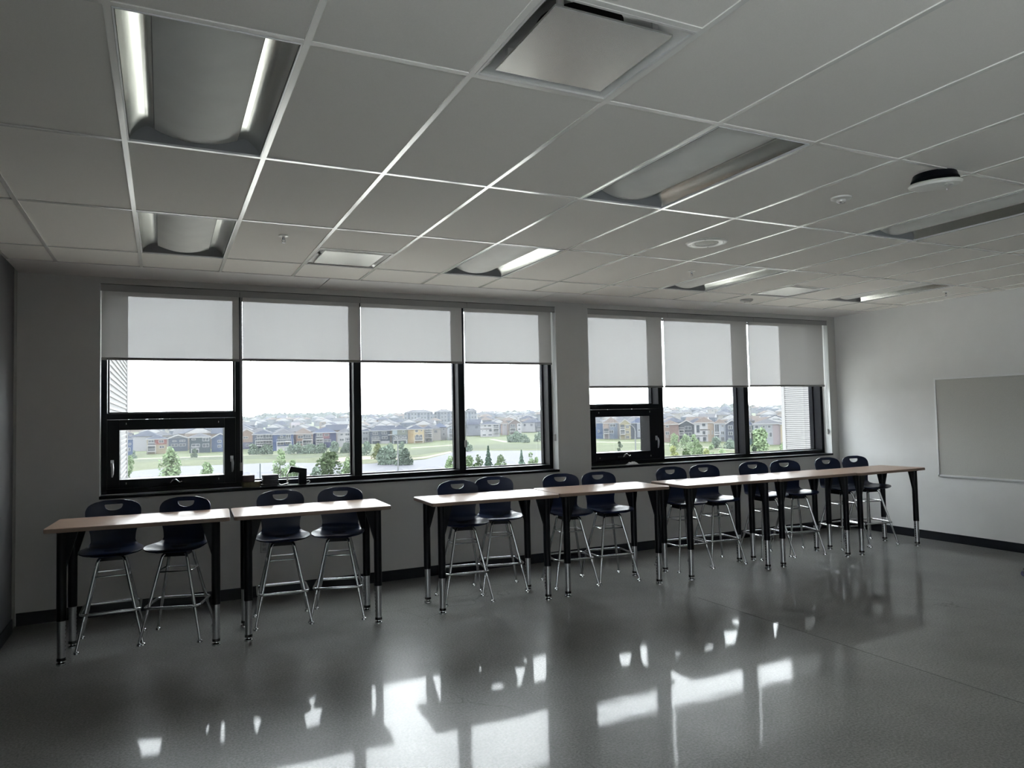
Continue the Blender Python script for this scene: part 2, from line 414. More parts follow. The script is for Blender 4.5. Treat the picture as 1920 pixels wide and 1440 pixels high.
MB().lathe([(.091, -.0062), (.080, -.009), (.001, -.010)], 40).build('grille', mat('perforated_grille', (.40, .40, .34), .5, noise=.35, nscale=260), r, smooth=True)
for k in range(4):
    MB().lathe([(.005, -.010), (.004, -.012)], 10, T(.125*cos(pi/4+k*pi/2), .125*sin(pi/4+k*pi/2), 0)).build('screw', M['endp'], r)
r = empty('motion_sensor', (3.80, 3.119, H)); tag(r, 'small round white domed sensor on a ceiling tile left of the access point', 'sensor')
MB().lathe([(.062, 0), (.060, -.010), (.040, -.016)], 32).build('base_ring', M['white'], r, smooth=True)
MB().lathe([(.030, -.014), (.026, -.028), (.012, -.036)], 24).build('dome', M['whitemetal'], r, smooth=True)
MB().box(-.018, .018, -.012, .0, -.034, -.024).build('lens_slot', M['dark'], r)
r = empty('smoke_detector', (6.207, 6.462, H)); tag(r, 'small grey round detector on the ceiling in front of the right window', 'detector')
MB().lathe([(.075, 0), (.073, -.014), (.05, -.03)], 32).build('housing', M['outlet'], r, smooth=True)
MB().lathe([(.03, -.030), (.028, -.042), (.015, -.046)], 24).build('chamber', M['white'], r, smooth=True)
r = empty('wireless_access_point', (3.93, 2.60, H-.005)); tag(r, 'round white wireless access point hanging below a ceiling tee on a black mount', 'access point')
ax = Vector((-.55, .83, 0)).normalized(); tl = Matrix.Rotation(radians(-7), 4, ax)
MB().lathe([(.11, .003), (.115, -.014), (.122, -.030)], 40).build('mount', M['legblack'], r, smooth=True)
MB().lathe([(.122, -.028), (.132, -.034), (.136, -.042), (.130, -.053), (.10, -.064), (.05, -.070)], 48, Matrix.Translation((0, 0, -.008)) @ tl).build('dome', M['white'], r, smooth=True)
MB().box(-.05, .0, -.105, -.065, -.082, -.070).build('status_window', M['whitemetal'], r)
MB().box(.075, .083, -.02, -.012, -.080, -.068).build('status_light', M['alu'], r)

# ------------------------------------------------------------------ windows
YF, YG, YX = 7.43, 7.58, 7.64
def window(n, x0, x1, mull, trans, cas, handles, crank):
    z0, z1 = 1.03, WZ[1]
    mb = MB()
    mb.box(x0+.004, x0+.05, YF, YX, z0, z1); mb.box(x1-.05, x1-.004, YF, YX, z0, z1)
    mb.box(x0+.05, x1-.05, YF, YX, z0, 1.078); mb.box(x0+.05, x1-.05, YF, YX, z1-.05, z1)
    for a, b in mull: mb.box(a, b, YF, YX, 1.078, z1-.05)
    mb.box(x0+.05, mull[0][0], YF, YX, trans-.055, trans)
    w_ = struct(mb.build('window_%d' % n, M['black'], bevel=.002))
    edges = [x0+.05]+[e for m_ in mull for e in m_]+[x1-.05]
    for i in range(0, len(edges), 2):
        a, b = edges[i], edges[i+1]; zb = trans if i == 0 else 1.078
        bd = MB()                                        # glazing bead round each fixed pane
        for q in ((a, a+.012, zb, z1-.05), (b-.012, b, zb, z1-.05), (a+.012, b-.012, zb, zb+.012), (a+.012, b-.012, z1-.062, z1-.05)):
            bd.box(q[0], q[1], YG-.02, YG+.01, q[2], q[3])
        bd.build('glazing_bead', M['black'], w_)
        MB().box(a+.001, b-.001, YG, YG+.006, zb+.001, z1-.051).build('pane', M['glass'], w_)
    # tilting sash under the transom
    a, b = x0+.052, mull[0][0]-.002; zb, zt = 1.08, trans-.057
    ga, gb, gz0, gz1 = cas
    sash = MB().box(a, ga, YF-.012, YX-.02, zb, zt).box(gb, b, YF-.012, YX-.02, zb, zt).box(ga, gb, YF-.012, YX-.02, zb, gz0).box(ga, gb, YF-.012, YX-.02, gz1, zt).build('sash', M['black'], w_, bevel=.003)
    MB().box(ga+.001, gb-.001, YG-.01, YG-.004, gz0+.001, gz1-.001).build('pane', M['glass'], sash)
    for hx, hz in handles:
        h = MB().box(hx-.013, hx+.013, YF-.022, YF-.010, hz+.02, hz+.075).box(hx-.009, hx+.009, YF-.045, YF-.022, hz+.035, hz+.055)
        h.tube([(hx, YF-.045, hz+.048), (hx+.004, YF-.052, hz+.01), (hx+.003, YF-.050, hz-.05), (hx, YF-.046, hz-.075)], [.011, .012, .010, .006], 8)
        h.build('handle', M['steel'], sash, smooth=True)
    cx, cz = crank
    MB().box(cx-.095, cx+.095, YF-.022, YF-.010, cz-.012, cz+.006).build('crank_base', M['black'], sash, bevel=.003)
    MB().tube([(cx-.03, YF-.03, cz), (cx-.005, YF-.045, cz+.028), (cx+.012, YF-.05, cz+.030), (cx+.045, YF-.05, cz+.004), (cx+.065, YF-.05, cz+.012)], [.008, .009, .009, .007, .006], 8).build('crank_handle', M['chrome'], sash, smooth=True)
    for sx in (.14, .86):
        for zz in (zb+.035, zt-.045):
            MB().box(a+(b-a)*sx-.003, a+(b-a)*sx+.003, YF-.015, YF-.012, zz, zz+.016).build('screw_cover', M['outlet'], sash)
    MB().box(x0-.002, x1+.002, YW-.012, YF, 1.004, 1.03).build('sill', M['black'], w_, bevel=.003)
window(1, W1[0], W1[1], [(.630, .695), (1.771, 1.849), (2.924, 3.0)], 1.753, (-.349, .530, 1.157, 1.601), [(-.406, 1.261), (.594, 1.258)], (.095, 1.107))
window(2, W2[0], W2[1], [(5.615, 5.688), (7.025, 7.104)], 1.762, (4.675, 5.462, 1.184, 1.616), [(5.556, 1.291)], (5.073, 1.13))

# ------------------------------------------------------------------ roller blinds
def blind(x0, x1, fx0, fx1, zb, label, chain=None, cz=1.30):
    r = empty('roller_blind', ((x0+x1)/2, 7.36, 2.87)); ox, oy, oz = r.location
    def b(mb, name, m, par=r, **k):
        mb.v = [(p[0]-ox, p[1]-oy, p[2]-oz) for p in mb.v]; return mb.build(name, m, par, **k)
    n = 24; vs = []
    for i in range(n+1):
        x = x0+(x1-x0)*i/n; yy = 7.36+.0016*sin(i*1.9+x0*7)
        vs += [(x, 7.36, 2.86), (x, yy, zb)]
    b(MB().add(vs, [(2*i, 2*i+1, 2*i+3, 2*i+2) for i in range(n)]), 'fabric', M['fabric'], smooth=True)
    b(MB().box(x0-.002, x1+.002, 7.352, 7.368, zb-.024, zb), 'hem_bar', M['bar'], bevel=.003)
    b(MB().box(fx0+.0015, fx1-.0015, 7.306, 7.312, 2.838, 2.899), 'fascia', M['fascia'])
    b(MB().box(fx0+.001, fx1-.001, 7.302, 7.330, 2.8995, 2.9025), 'shadow_gap_strip', M['black'])  # black strip standing in for the shadow line above the fascia
    b(MB().tube([(x0, 7.37, 2.875), (x1, 7.37, 2.875)], .022, 14), 'roller_tube', M['bar'], smooth=True)
    if chain is not None:
        pts = [(chain, 7.345, 2.86), (chain-.004, 7.35, 2.0), (chain-.006, 7.352, cz+.05), (chain-.002, 7.352, cz), (chain+.006, 7.352, cz-.01), (chain+.012, 7.352, cz+.05), (chain+.008, 7.35, 2.0), (chain+.008, 7.345, 2.86)]
        c = b(MB().tube(pts, .0022, 6), 'bead_chain', M['steel'], smooth=True)
        mb2 = MB().box(chain-.010, chain+.014, 7.346, 7.362, cz-.045, cz+.03); b(mb2, 'chain_tensioner', M['outlet'], c)
    tag(r, label, 'roller blind', 'solar roller blinds')
    return r
# panels: fabric left, right; fascia left, right; lower edge
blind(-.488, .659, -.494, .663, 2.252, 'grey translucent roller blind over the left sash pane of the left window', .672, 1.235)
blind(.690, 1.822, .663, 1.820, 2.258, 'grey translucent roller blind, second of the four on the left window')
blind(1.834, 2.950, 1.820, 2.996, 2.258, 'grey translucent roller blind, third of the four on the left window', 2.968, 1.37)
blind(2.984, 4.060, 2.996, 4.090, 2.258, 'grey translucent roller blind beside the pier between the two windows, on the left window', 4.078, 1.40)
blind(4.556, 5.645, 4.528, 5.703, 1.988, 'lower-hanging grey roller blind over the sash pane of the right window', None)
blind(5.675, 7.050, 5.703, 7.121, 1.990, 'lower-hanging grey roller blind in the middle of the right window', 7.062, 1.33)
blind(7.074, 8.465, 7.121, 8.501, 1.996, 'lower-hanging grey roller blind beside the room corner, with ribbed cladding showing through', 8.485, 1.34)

# ------------------------------------------------------------------ tackboard, outlets
r = empty('tackboard', (XR, 3.0, 1.4)); tag(r, 'wide grey tackboard with a thin pale metal frame on the right wall', 'board')
MB().box(-.018, -.002, -.83, 2.825, -.585, .585).build('panel', M['greyboard'], r)
fb = MB()
for q in ((-.85, 2.846, .583, .606), (-.85, 2.846, -.606, -.583), (-.85, -.828, -.606, .606), (2.824, 2.846, -.606, .606)): fb.box(-.026, -.001, q[0], q[1], q[2], q[3])
fb.build('frame', M['alu'], r, bevel=.002)
for x, z, l in ((.871, .466, 'grey wall outlet behind the third stool from the left'), (6.629, .387, 'grey wall outlet behind the stools under the right window')):
    r = empty('wall_outlet', (x, YW, z)); tag(r, l, 'outlet', 'wall outlets')
    MB().box(-.036, .036, -.007, 0, -.058, .058).build('cover_plate', M['outlet'], r, bevel=.003)
    for s in (-1, 1): MB().box(-.016, .016, -.009, -.006, s*.024-.014, s*.024+.014).build('socket', M['fascia'], r, bevel=.002)

# ------------------------------------------------------------------ tables
def rr(w_, d_, rad, n=6):
    pts = []
    for cx, cy, a0 in ((w_/2-rad, d_/2-rad, 0), (-w_/2+rad, d_/2-rad, pi/2), (-w_/2+rad, -d_/2+rad, pi), (w_/2-rad, -d_/2+rad, 1.5*pi)):
        for i in range(n+1):
            a = a0+pi/2*i/n; pts.append((cx+rad*cos(a), cy+rad*sin(a)))
    return pts
TW, TD, LX, LY = 1.195, .60, .497, .212
def table():
    r = empty('standing_table')                        # origin on the floor, height .94 by default
    top = MB().prism(rr(TW-.006, TD-.006, .03), .915, .940).build('table_top', M['wood'], r)
    MB().prism(rr(TW, TD, .033), .9105, .9375).build('edge_band', M['edge'], top, bevel=.003)
    for sx in (-1, 1):
        for sy in (-1, 1):
            x, y = sx*LX, sy*LY
            g = MB().tube([(x, y, .30), (x, y, .908)], .031, 20)
            # gusset wedges under the top, inward along both directions
            for q in ((-sx, 0), (0, -sy)):
                if q[0]: g.prism([(x, .905), (x+q[0]*.100, .905), (x+q[0]*.030, .665), (x, .665)], y-.012, y+.012, 'y')
                else: g.prism([(y, .905), (y+q[1]*.075, .905), (y+q[1]*.03, .70), (y, .70)], x-.012, x+.012, 'x')
            g.box(min(x-sx*.10, x+sx*.03), max(x-sx*.10, x+sx*.03), min(y-sy*.09, y+sy*.03), max(y-sy*.09, y+sy*.03), .900, .9095)
            leg = g.build('leg', M['legblack'], r, smooth=True)
            MB().tube([(x, y, .045), (x, y, .305)], .0262, 20).build('leg_insert', M['steel'], leg, smooth=True)
            mb = MB()
            for k in range(7):                          # adjustment holes on the inner face
                zc = .10+k*.027
                mb.add([(x-sx*.0266, y+.006*cos(a*pi/4), zc+.006*sin(a*pi/4)) for a in range(8)]+[(x-sx*.0255, y+.006*cos(a*pi/4), zc+.006*sin(a*pi/4)) for a in range(8)],
                       [tuple(range(8)), tuple(reversed(range(8, 16)))]+[(i, (i+1) % 8, 8+(i+1) % 8, 8+i) for i in range(8)])
            mb.build('adjustment_holes', M['dark'], leg)
            MB().lathe([(.028, .050), (.029, .030), (.012, .026)], 20, T(x, y, 0)).build('leg_cap', M['rubber'], leg, smooth=True)
            MB().lathe([(.012, .026), (.014, .018), (.030, .012), (.031, .001)], 20, T(x, y, 0)).build('glide', M['chrome'], leg, smooth=True)
    return r
tb0 = table()
TBL = [(-.125, 6.150, -3.6, .948, 'light maple standing table at the left end of the row, next to the left partition'),
       (1.088, 6.092, -1.9, .948, 'light maple standing table, second from the left, abutting the leftmost one'),
       (2.632, 6.052, -2.0, .940, 'light maple standing table, third from the left, starting after the gap in the row'),
       (3.834, 6.020, -2.2, .943, 'light maple standing table, fourth from the left, in front of the pier between the windows'),
       (5.200, 5.977, -.8, .937, 'light maple standing table, fifth from the left, with its corner next to the fourth'),
       (6.398, 5.974, 1.0, .935, 'light maple standing table, sixth from the left, second from the right end'),
       (7.605, 5.990, 1.8, .930, 'light maple standing table at the right end of the row, closest to the tackboard')]
for n, (x, y, a, h, l) in enumerate(TBL):
    o = tb0 if n == 0 else copy_tree(tb0); o.location = (x, y, 0); o.rotation_euler.z = radians(a); o.scale = (1, 1, h/.94)
    tag(o, l, 'table', 'standing-height tables in a row')

# ------------------------------------------------------------------ stools
def interp(tab, s):
    for (a, va), (b, vb) in zip(tab, tab[1:]):
        if s <= b:
            t = (s-a)/(b-a); return [p+(q-p)*t for p, q in zip(va, vb)]
    return list(tab[-1][1])
def shell_mesh():
    # profile: arc parameter -> (y, z, half width, wrap)
    tab = [(0, (-.222, .680, .085, 0)), (.02, (-.214, .688, .135, 0)), (.06, (-.195, .695, .180, 0)), (.13, (-.155, .700, .212, .004)), (.22, (-.095, .700, .222, .010)),
           (.32, (-.02, .696, .220, .014)), (.41, (.05, .694, .208, .014)), (.48, (.105, .698, .188, .010)), (.53, (.142, .712, .168, .006)), (.58, (.165, .742, .157, -.004)),
           (.66, (.178, .800, .162, -.014)), (.76, (.190, .870, .182, -.020)), (.85, (.203, .935, .198, -.022)), (.91, (.213, .980, .200, -.022)),
           (.95, (.220, 1.012, .186, -.020)), (.98, (.226, 1.038, .155, -.015)), (.993, (.229, 1.051, .110, -.009)), (1, (.231, 1.057, .060, -.004))]
    nu, nv = 20, 64; vs = []; fs = []
    for j in range(nv+1):
        s = j/nv; y, z, hw, wr = interp(tab, s)
        for i in range(nu+1):
            t = -1+2*i/nu; tt = t*t
            if wr >= 0: vs.append((hw*t, y, z+wr*tt-(.012*(1-tt) if .1 < s < .5 else 0)))
            else: vs.append((hw*t, y+wr*tt, z))
    for j in range(nv):
        for i in range(nu):
            a = j*(nu+1)+i; fs.append((a, a+1, a+nu+2, a+nu+1))
    me = bpy.data.meshes.new('seat_shell'); me.from_pydata(vs, [], fs)
    o = bpy.data.objects.new('tmp', me); COL.objects.link(o)
    sm = o.modifiers.new('sm', 'SMOOTH'); sm.iterations = 3; sm.factor = .4
    sl = o.modifiers.new('s', 'SOLIDIFY'); sl.thickness = .009; sl.offset = 0
    # D-shaped hand hole
    pts = [(-.056, 1.022), (.056, 1.022)]
    pts = [(-.060, 1.022), (.060, 1.022), (.064, 1.017), (.062, 1.008)]+[(.060*cos(a), 1.005-.030*sin(a)) for a in [pi*k/14 for k in range(1, 14)]]+[(-.062, 1.008), (-.064, 1.017)]
    cm = MB().prism([(p[0], p[1]) for p in pts], .12, .32, 'y').mesh('cut', M['navy'])
    c = bpy.data.objects.new('cut', cm); COL.objects.link(c)
    bo = o.modifiers.new('b', 'BOOLEAN'); bo.object = c; bo.operation = 'DIFFERENCE'; bo.solver = 'EXACT'
    dg = bpy.context.evaluated_depsgraph_get(); dg.update()
    out = bpy.data.meshes.new_from_object(o.evaluated_get(dg)); out.name = 'seat_shell'
    bpy.data.objects.remove(o); bpy.data.objects.remove(c)
    out.materials.clear(); out.materials.append(M['navy'])
    out.polygons.foreach_set('use_smooth', [True]*len(out.polygons)); out.set_sharp_from_angle(angle=radians(50))
    return out
def arc_rect(hx, hy, rad, z, n=4):
    return [(p[0], p[1], z) for p in rr(2*hx, 2*hy, rad, n)]
def stool():
    r = empty('bar_stool')
    sh = bpy.data.objects.new('seat_shell', shell_mesh()); COL.objects.link(sh); sh.parent = r
    mb = MB().box(-.085, .085, -.085, .085, .628, .660).box(-.055, .055, -.055, .055, .660, .690)
    mb.box(-.15, .15, -.012, .012, .668, .684).box(-.12, .12, .07, .085, .672, .688).box(-.13, .13, -.09, -.075, .672, .688)
    for k in (-1, 1):
        for q in range(4):                               # moulded ribs below the seat
            mb.add([(k*(.08+q*.028), -.10, .688), (k*(.08+q*.028), .09, .686), (k*(.08+q*.028), .05, .660+q*.006), (k*(.08+q*.028), -.06, .660+q*.006),
                    (k*(.084+q*.028), -.10, .688), (k*(.084+q*.028), .09, .686), (k*(.084+q*.028), .05, .660+q*.006), (k*(.084+q*.028), -.06, .660+q*.006)],
                   [(0, 1, 2, 3), (7, 6, 5, 4), (0, 4, 5, 1), (1, 5, 6, 2), (2, 6, 7, 3), (3, 7, 4, 0)])
    mb.build('swivel_plate', M['legblack'], r)
    for sx in (-1, 1):
        for sy in (-1, 1):
            f = Vector((sx*.214, sy*.214, .024)); t = Vector((sx*.088, sy*.088, .635)); k = t+(f-t)*.68
            lg = MB().tube([(sx*.045, sy*.045, .648), (sx*.072, sy*.072, .648), (sx*.086, sy*.086, .638), t+(f-t)*.03, k], .0122, 10).build('leg', M['chrome'], r, smooth=True)
            MB().tube([k-(f-t)*.0, k+(f-t)*.02, f], [.0122, .0105, .0100], 10).build('leg_extension', M['chrome'], lg, smooth=True)
            MB().lathe([(.009, .030), (.011, .020), (.019, .014), (.021, .001)], 14, T(f.x, f.y, 0)).build('glide', M['chrome'], lg, smooth=True)
    MB().tube(arc_rect(.124, .112, .03, .518), .0058, 8, closed=True).build('upper_brace', M['chrome'], r, smooth=True)
    MB().tube(arc_rect(.196, .178, .045, .262, 6), .0105, 10, closed=True).build('foot_ring', M['chrome'], r, smooth=True)
    return r
st0 = stool()
ST = [(-.350, 6.400, 0, 'navy shell stool closest to the left partition'),
      (.109, 6.318, -17, 'navy shell stool, second from the left, at the right half of the leftmost table'),
      (.897, 6.344, -5, 'navy shell stool, third from the left, in front of the grey outlet'),
      (1.357, 6.296, -17, 'navy shell stool, fourth from the left, at the right half of the second table'),
      (2.480, 6.247, -9, 'navy shell stool, fifth from the left, first one after the gap in the tables'),
      (2.920, 6.417, -12, 'navy shell stool, sixth from the left, set back closer to the window wall'),
      (3.610, 6.280, -10, 'navy shell stool, seventh from the left, under the pier between the windows'),
      (4.050, 6.240, -6, 'navy shell stool, eighth from the left, at the right end of the fourth table'),
      (5.030, 6.290, -4, 'navy shell stool, ninth from the left, at the left half of the fifth table'),
      (5.490, 6.300, -7, 'navy shell stool, tenth from the left, at the right half of the fifth table'),
      (6.195, 6.280, -9, 'navy shell stool, eleventh from the left, at the left half of the sixth table'),
      (6.640, 6.250, -15, 'navy shell stool, twelfth from the left, at the right half of the sixth table'),
      (7.390, 6.250, -5, 'navy shell stool, second from the right end, at the left half of the last table'),
      (7.840, 6.230, -9, 'navy shell stool at the right end of the row, closest to the tackboard')]
for n, (x, y, a, l) in enumerate(ST):
    o = st0 if n == 0 else copy_tree(st0); o.location = (x, y, 0); o.rotation_euler.z = radians(a)
    tag(o, l, 'stool', 'navy bar stools along the tables')

# ------------------------------------------------------------------ things on the sills
SZ = 1.0301
def onsill(px, y=7.37): p = ony(px, 900, y); return p.x
x0, x1 = onsill(457), onsill(482)
r = tag(MB().prism([(-.075, -.045), (.085, -.045), (.07, .045), (-.075, .045)], 0, .052).build('tray', M['olive'], None, bevel=.004, loc=((x0+x1)/2, 7.37, SZ)), 'olive brown shallow tray on the left window sill beside the sash', 'tray')
tag(MB().box(-.055, .055, -.04, .04, 0, .062).build('small_box', M['brownbox'], None, bevel=.003, loc=((x0+x1)/2-.02, 7.37, SZ+.0525)), 'small dark brown box resting on the olive tray', 'box')
xc = (onsill(492)+onsill(521))/2
SL = ['bottom one of the stacked dark flat cases on the left window sill', 'second lowest of the stacked dark flat cases on the sill', 'middle one of the stacked dark flat cases on the sill',
      'second from top of the stacked dark flat cases on the sill', 'topmost of the stacked dark flat cases on the sill']
cs = None
for k, dx in enumerate((-.012, .004, -.002, .003, 0)):
    if cs is None: cs = MB().box(-.073, .073, -.045, .045, 0, .0212).build('flat_case', M['case'], None, bevel=.003); o = cs
    else: o = cs.copy(); COL.objects.link(o)
    o.location = (xc+dx, 7.372, SZ+k*.0218); tag(o, SL[k], 'case', 'stacked flat cases on the sill')
g = empty('desk_gadget', (onsill(556), 7.37, SZ)); tag(g, 'black hooked plastic gadget with a pale clear side panel on the left sill', 'gadget')
MB().prism([(.02, 0), (.092, 0), (.095, .150), (-.055, .180), (-.078, .118), (-.065, .112), (-.040, .124), (.02, .112)], -.03, .03, 'y').build('hooked_body', M['black'], g, bevel=.004)
MB().prism([(-.085, .004), (.018, .004), (.018, .110), (-.04, .122), (-.085, .10)], -.020, -.016, 'y').build('clear_panel', M['glass'], g)
MB().prism([(-.090, 0), (-.084, 0), (-.084, .10), (-.062, .150), (-.068, .152), (-.090, .104)], -.024, .024, 'y').build('pale_edge', M['white'], g)
MB().box(-.088, .02, -.024, .024, 0, .004).build('base_strip', M['white'], g)
MB().tube([(.092, -.02, .03), (.115, -.022, .036), (.125, -.02, .024), (.112, -.018, .006), (.09, -.02, .006)], .004, 8).build('loop', M['white'], g, smooth=True)
tag(MB().tube([(-.05, 0, .006), (-.03, .005, .014), (-.01, -.006, .005), (.02, .004, .012), (.055, .0, .020)], .005, 8).build('metal_clip', M['chrome'], None, smooth=True, loc=(onsill(530, 7.32), 7.325, SZ)), 'small shiny bent clip on the sill left of the black gadget', 'clip')
# crumpled paper on the right sill
rnd = random.Random(3); vs = []; fs = []; nx, ny = 12, 6
for j in range(ny+1):
    for i in range(nx+1):
        x = -.085+.17*i/nx; y = -.035+.07*j/ny; e = max(0, 1-(x/.085)**2)*max(0, 1-(y/.036)**2)
        vs.append((x+rnd.uniform(-.006, .006), y+rnd.uniform(-.004, .004), .001+.040*e**.8*rnd.uniform(.35, 1.1)))
for j in range(ny):
    for i in range(nx): a = j*(nx+1)+i; fs.append((a, a+1, a+nx+2, a+nx+1))
p = ony(1186, 868, 7.35)
o = MB().add(vs, fs).build('crumpled_paper', M['paper'], None, loc=(p.x, 7.355, SZ+.001)); tag(o, 'crumpled white paper on the right window sill below the sash', 'paper')
md = o.modifiers.new('t', 'SOLIDIFY'); md.thickness = .0012
# caster at the picture's right edge
p = onz(1921, 1081, 0); r = empty('caster', (p.x, p.y, 0), radians(25)); tag(r, 'small chrome caster on the floor at the right edge of the photo', 'caster')
MB().lathe([(.026, -.011), (.029, -.008), (.029, .008), (.026, .011)], 28, Matrix.Translation((0, 0, .029)) @ Matrix.Rotation(pi/2, 4, 'Y')).build('wheel', mat('blue_grey_wheel', (.12, .12, .22), .3), r, smooth=True)
MB().tube([(-.028, 0, .030), (-.026, 0, .052), (0, 0, .064), (.026, 0, .052), (.028, 0, .030)], .006, 8).tube([(0, 0, .06), (0, 0, .085)], .008, 10).build('hood', M['chrome'], r, smooth=True)

# ================================================================== OUTSIDE
G = -10.3
def tz(d):                                              # ground height by distance
    if d < 430: return G
    return G+(min(d, 1300)-430)*.0175
def ground_pt(px, py): p = onz(px, py, G); return p
def at(px, d, z=None):                                  # point on the ground below pixel column px at forward distance d
    r_ = ray(px, 780); k = d/r_.dot(Vector((Fv.x, Fv.y, 0)).normalized()); p = EYE+r_*k
    return Vector((p.x, p.y, tz(d) if z is None else z))
def horizon(px): return 720+FPX*(Fv.z+Rv.z*(px-960)/FPX)/Uv.z

def omat(name, c, rough=.9, **k): return mat(name, tuple(v*KO for v in c), rough, spec=.1*KO, **k)
GR = omat('meadow_grass', (.044, .053, .026), noise=.25, nscale=.08)
me_v = []; me_f = []
na, nr = 60, 34
ds = [8, 30, 60, 90, 120, 160, 200, 240, 280, 320, 360, 400, 430]+[430+i*45 for i in range(1, 21)]
nr = len(ds)
for i in range(na+1):
    an = radians(-50+150*i/na)
    for d in ds: me_v.append((d*sin(an)*1.3, d*cos(an) if False else d*cos(an)*1.0+0, tz(d)))
for i in range(na):
    for j in range(nr-1): a = i*nr+j; me_f.append((a, a+1, a+nr+1, a+nr))
o = MB().add(me_v, me_f).build('ground', GR, smooth=True); struct(o)
def patch(name, pix, m, dz, kind='structure'):
    pts = [ground_pt(*p) for p in pix]; n = len(pts)
    o = MB().prism([(p.x, p.y) for p in pts], G+dz-.02, G+dz).build(name, m); o['kind'] = kind; return o
WATER = omat('pale_pond_water', (.050, .051, .061), .7, noise=.08, nscale=.05)
SAND = omat('dry_sand', (.125, .110, .085), noise=.1, nscale=.2)
PATH = omat('gravel_path', (.12, .118, .095))
SLOPE = omat('rough_slope_grass', (.030, .037, .020), noise=.35, nscale=.25)
patch('grass_slope', [(228, 869), (228, 862.5), (456, 854.8), (600, 850), (664, 847), (700, 848), (760, 845), (790, 842), (866, 835.5), (940, 832), (1020, 833), (1060, 836), (1060, 841), (1020, 841.5), (872, 842), (830, 846.5), (780, 853), (700, 853.5), (640, 855), (560, 860), (456, 861), (340, 863)], SLOPE, .025)
patch('shore', [(225, 905), (225, 867), (340, 864), (456, 862), (560, 861), (640, 856), (700, 854.5), (780, 855), (830, 847), (872, 842.5), (1020, 842), (1085, 850), (1090, 905)], omat('reedy_shore', (.040, .046, .022), noise=.3, nscale=.15), .03)
patch('sand_bar', [(600, 866), (640, 858), (690, 855.5), (730, 856), (760, 860), (800, 856), (846, 846), (846, 849), (800, 859), (750, 862), (690, 861.5), (640, 866)], SAND, .06)
patch('pond', [(200, 930), (200, 890), (270, 882), (340, 875), (456, 871), (510, 868), (600, 869), (678, 871), (747, 866), (797, 862), (825, 855), (847, 849), (872, 846), (1016, 845.5), (1062, 850), (1085, 905), (1080, 930)], WATER, .09)
patch('grass_islet', [(678, 871), (700, 863.5), (750, 862), (790, 859.5), (800, 861), (760, 864), (720, 868)], omat('islet_grass', (.060, .062, .034), noise=.2, nscale=.2), .12)
patch('path', [(230, 861), (456, 853.3), (664, 845.2), (670, 846), (456, 854.6), (230, 862.4)], PATH, .05)
patch('path', [(770, 839.5), (866, 833), (866, 834), (770, 841)], PATH, .05)
patch('path', [(917, 824), (947, 830), (960, 829), (925, 823.4)], PATH, .05)
patch('path', [(1106, 828.5), (1218, 829.5), (1218, 830.7), (1106, 829.7)], PATH, .05)
patch('path', [(1243, 831.5), (1300, 836), (1386, 844), (1400, 845.5), (1400, 847), (1386, 845.6), (1300, 837.6), (1243, 833)], PATH, .05)

# pale deck below the windows, added out of sight to bounce light upward
r = empty('added_bounce_deck', (4, 7.7, -1.3)); r['kind'] = 'structure'
MB().box(-4.7, 12.9, 0, 13, -.25, 0).build('bounce_deck', mat('pale_bounce_surface', (.80, .77, .71), .9, noise=.2, nscale=9), r)
MB().box(-4.7, 12.9, 12.9, 13.2, -.25, .25).build('bounce_deck_edge', M['cladw'], r)

# wings of the same building, ribbed white cladding
def wing(name, x, y0, y1, z0, z1, s, label):
    r = empty(name, (x, y0, 0)); tag(r, label, 'wall'); mb = MB(); p = .100 if s < 0 else .061; n = int((z1-z0)/p); vs = []
    for i in range(n+1):
        for (dz, dx) in ((0, 0), (.42*p, 0), (.50*p, -.6*p), (.92*p, -.6*p)):
            z = z0+i*p+dz; vs += [(s*(-dx), 0, z), (s*(-dx), y1-y0, z)]
    k = len(vs)//2
    mb.add(vs, [(2*i, 2*i+1, 2*i+3, 2*i+2) for i in range(k-1)]); mb.build('cladding', M['cladw'], r)
    MB().box(-.1 if s < 0 else -.02, .02 if s < 0 else .1, y1-y0, y1-y0+.12, z0, z1).build('corner_trim', M['cladw'], r)
    MB().box(min(s*.02, s*2), max(s*.02, s*2), 0, y1-y0, z0, z1).build('wing_body', M['cladw'], r)
# s: direction away from the camera side
wing('cladding_wall', -.74, 7.7, 18.8, -10, 7, -1, 'white ribbed metal wall seen at a steep angle through the leftmost pane')
wing('cladding_wall', 17.0, 12.0, 16.27, -10, 8, 1, 'white ribbed metal wall seen through the rightmost pane')

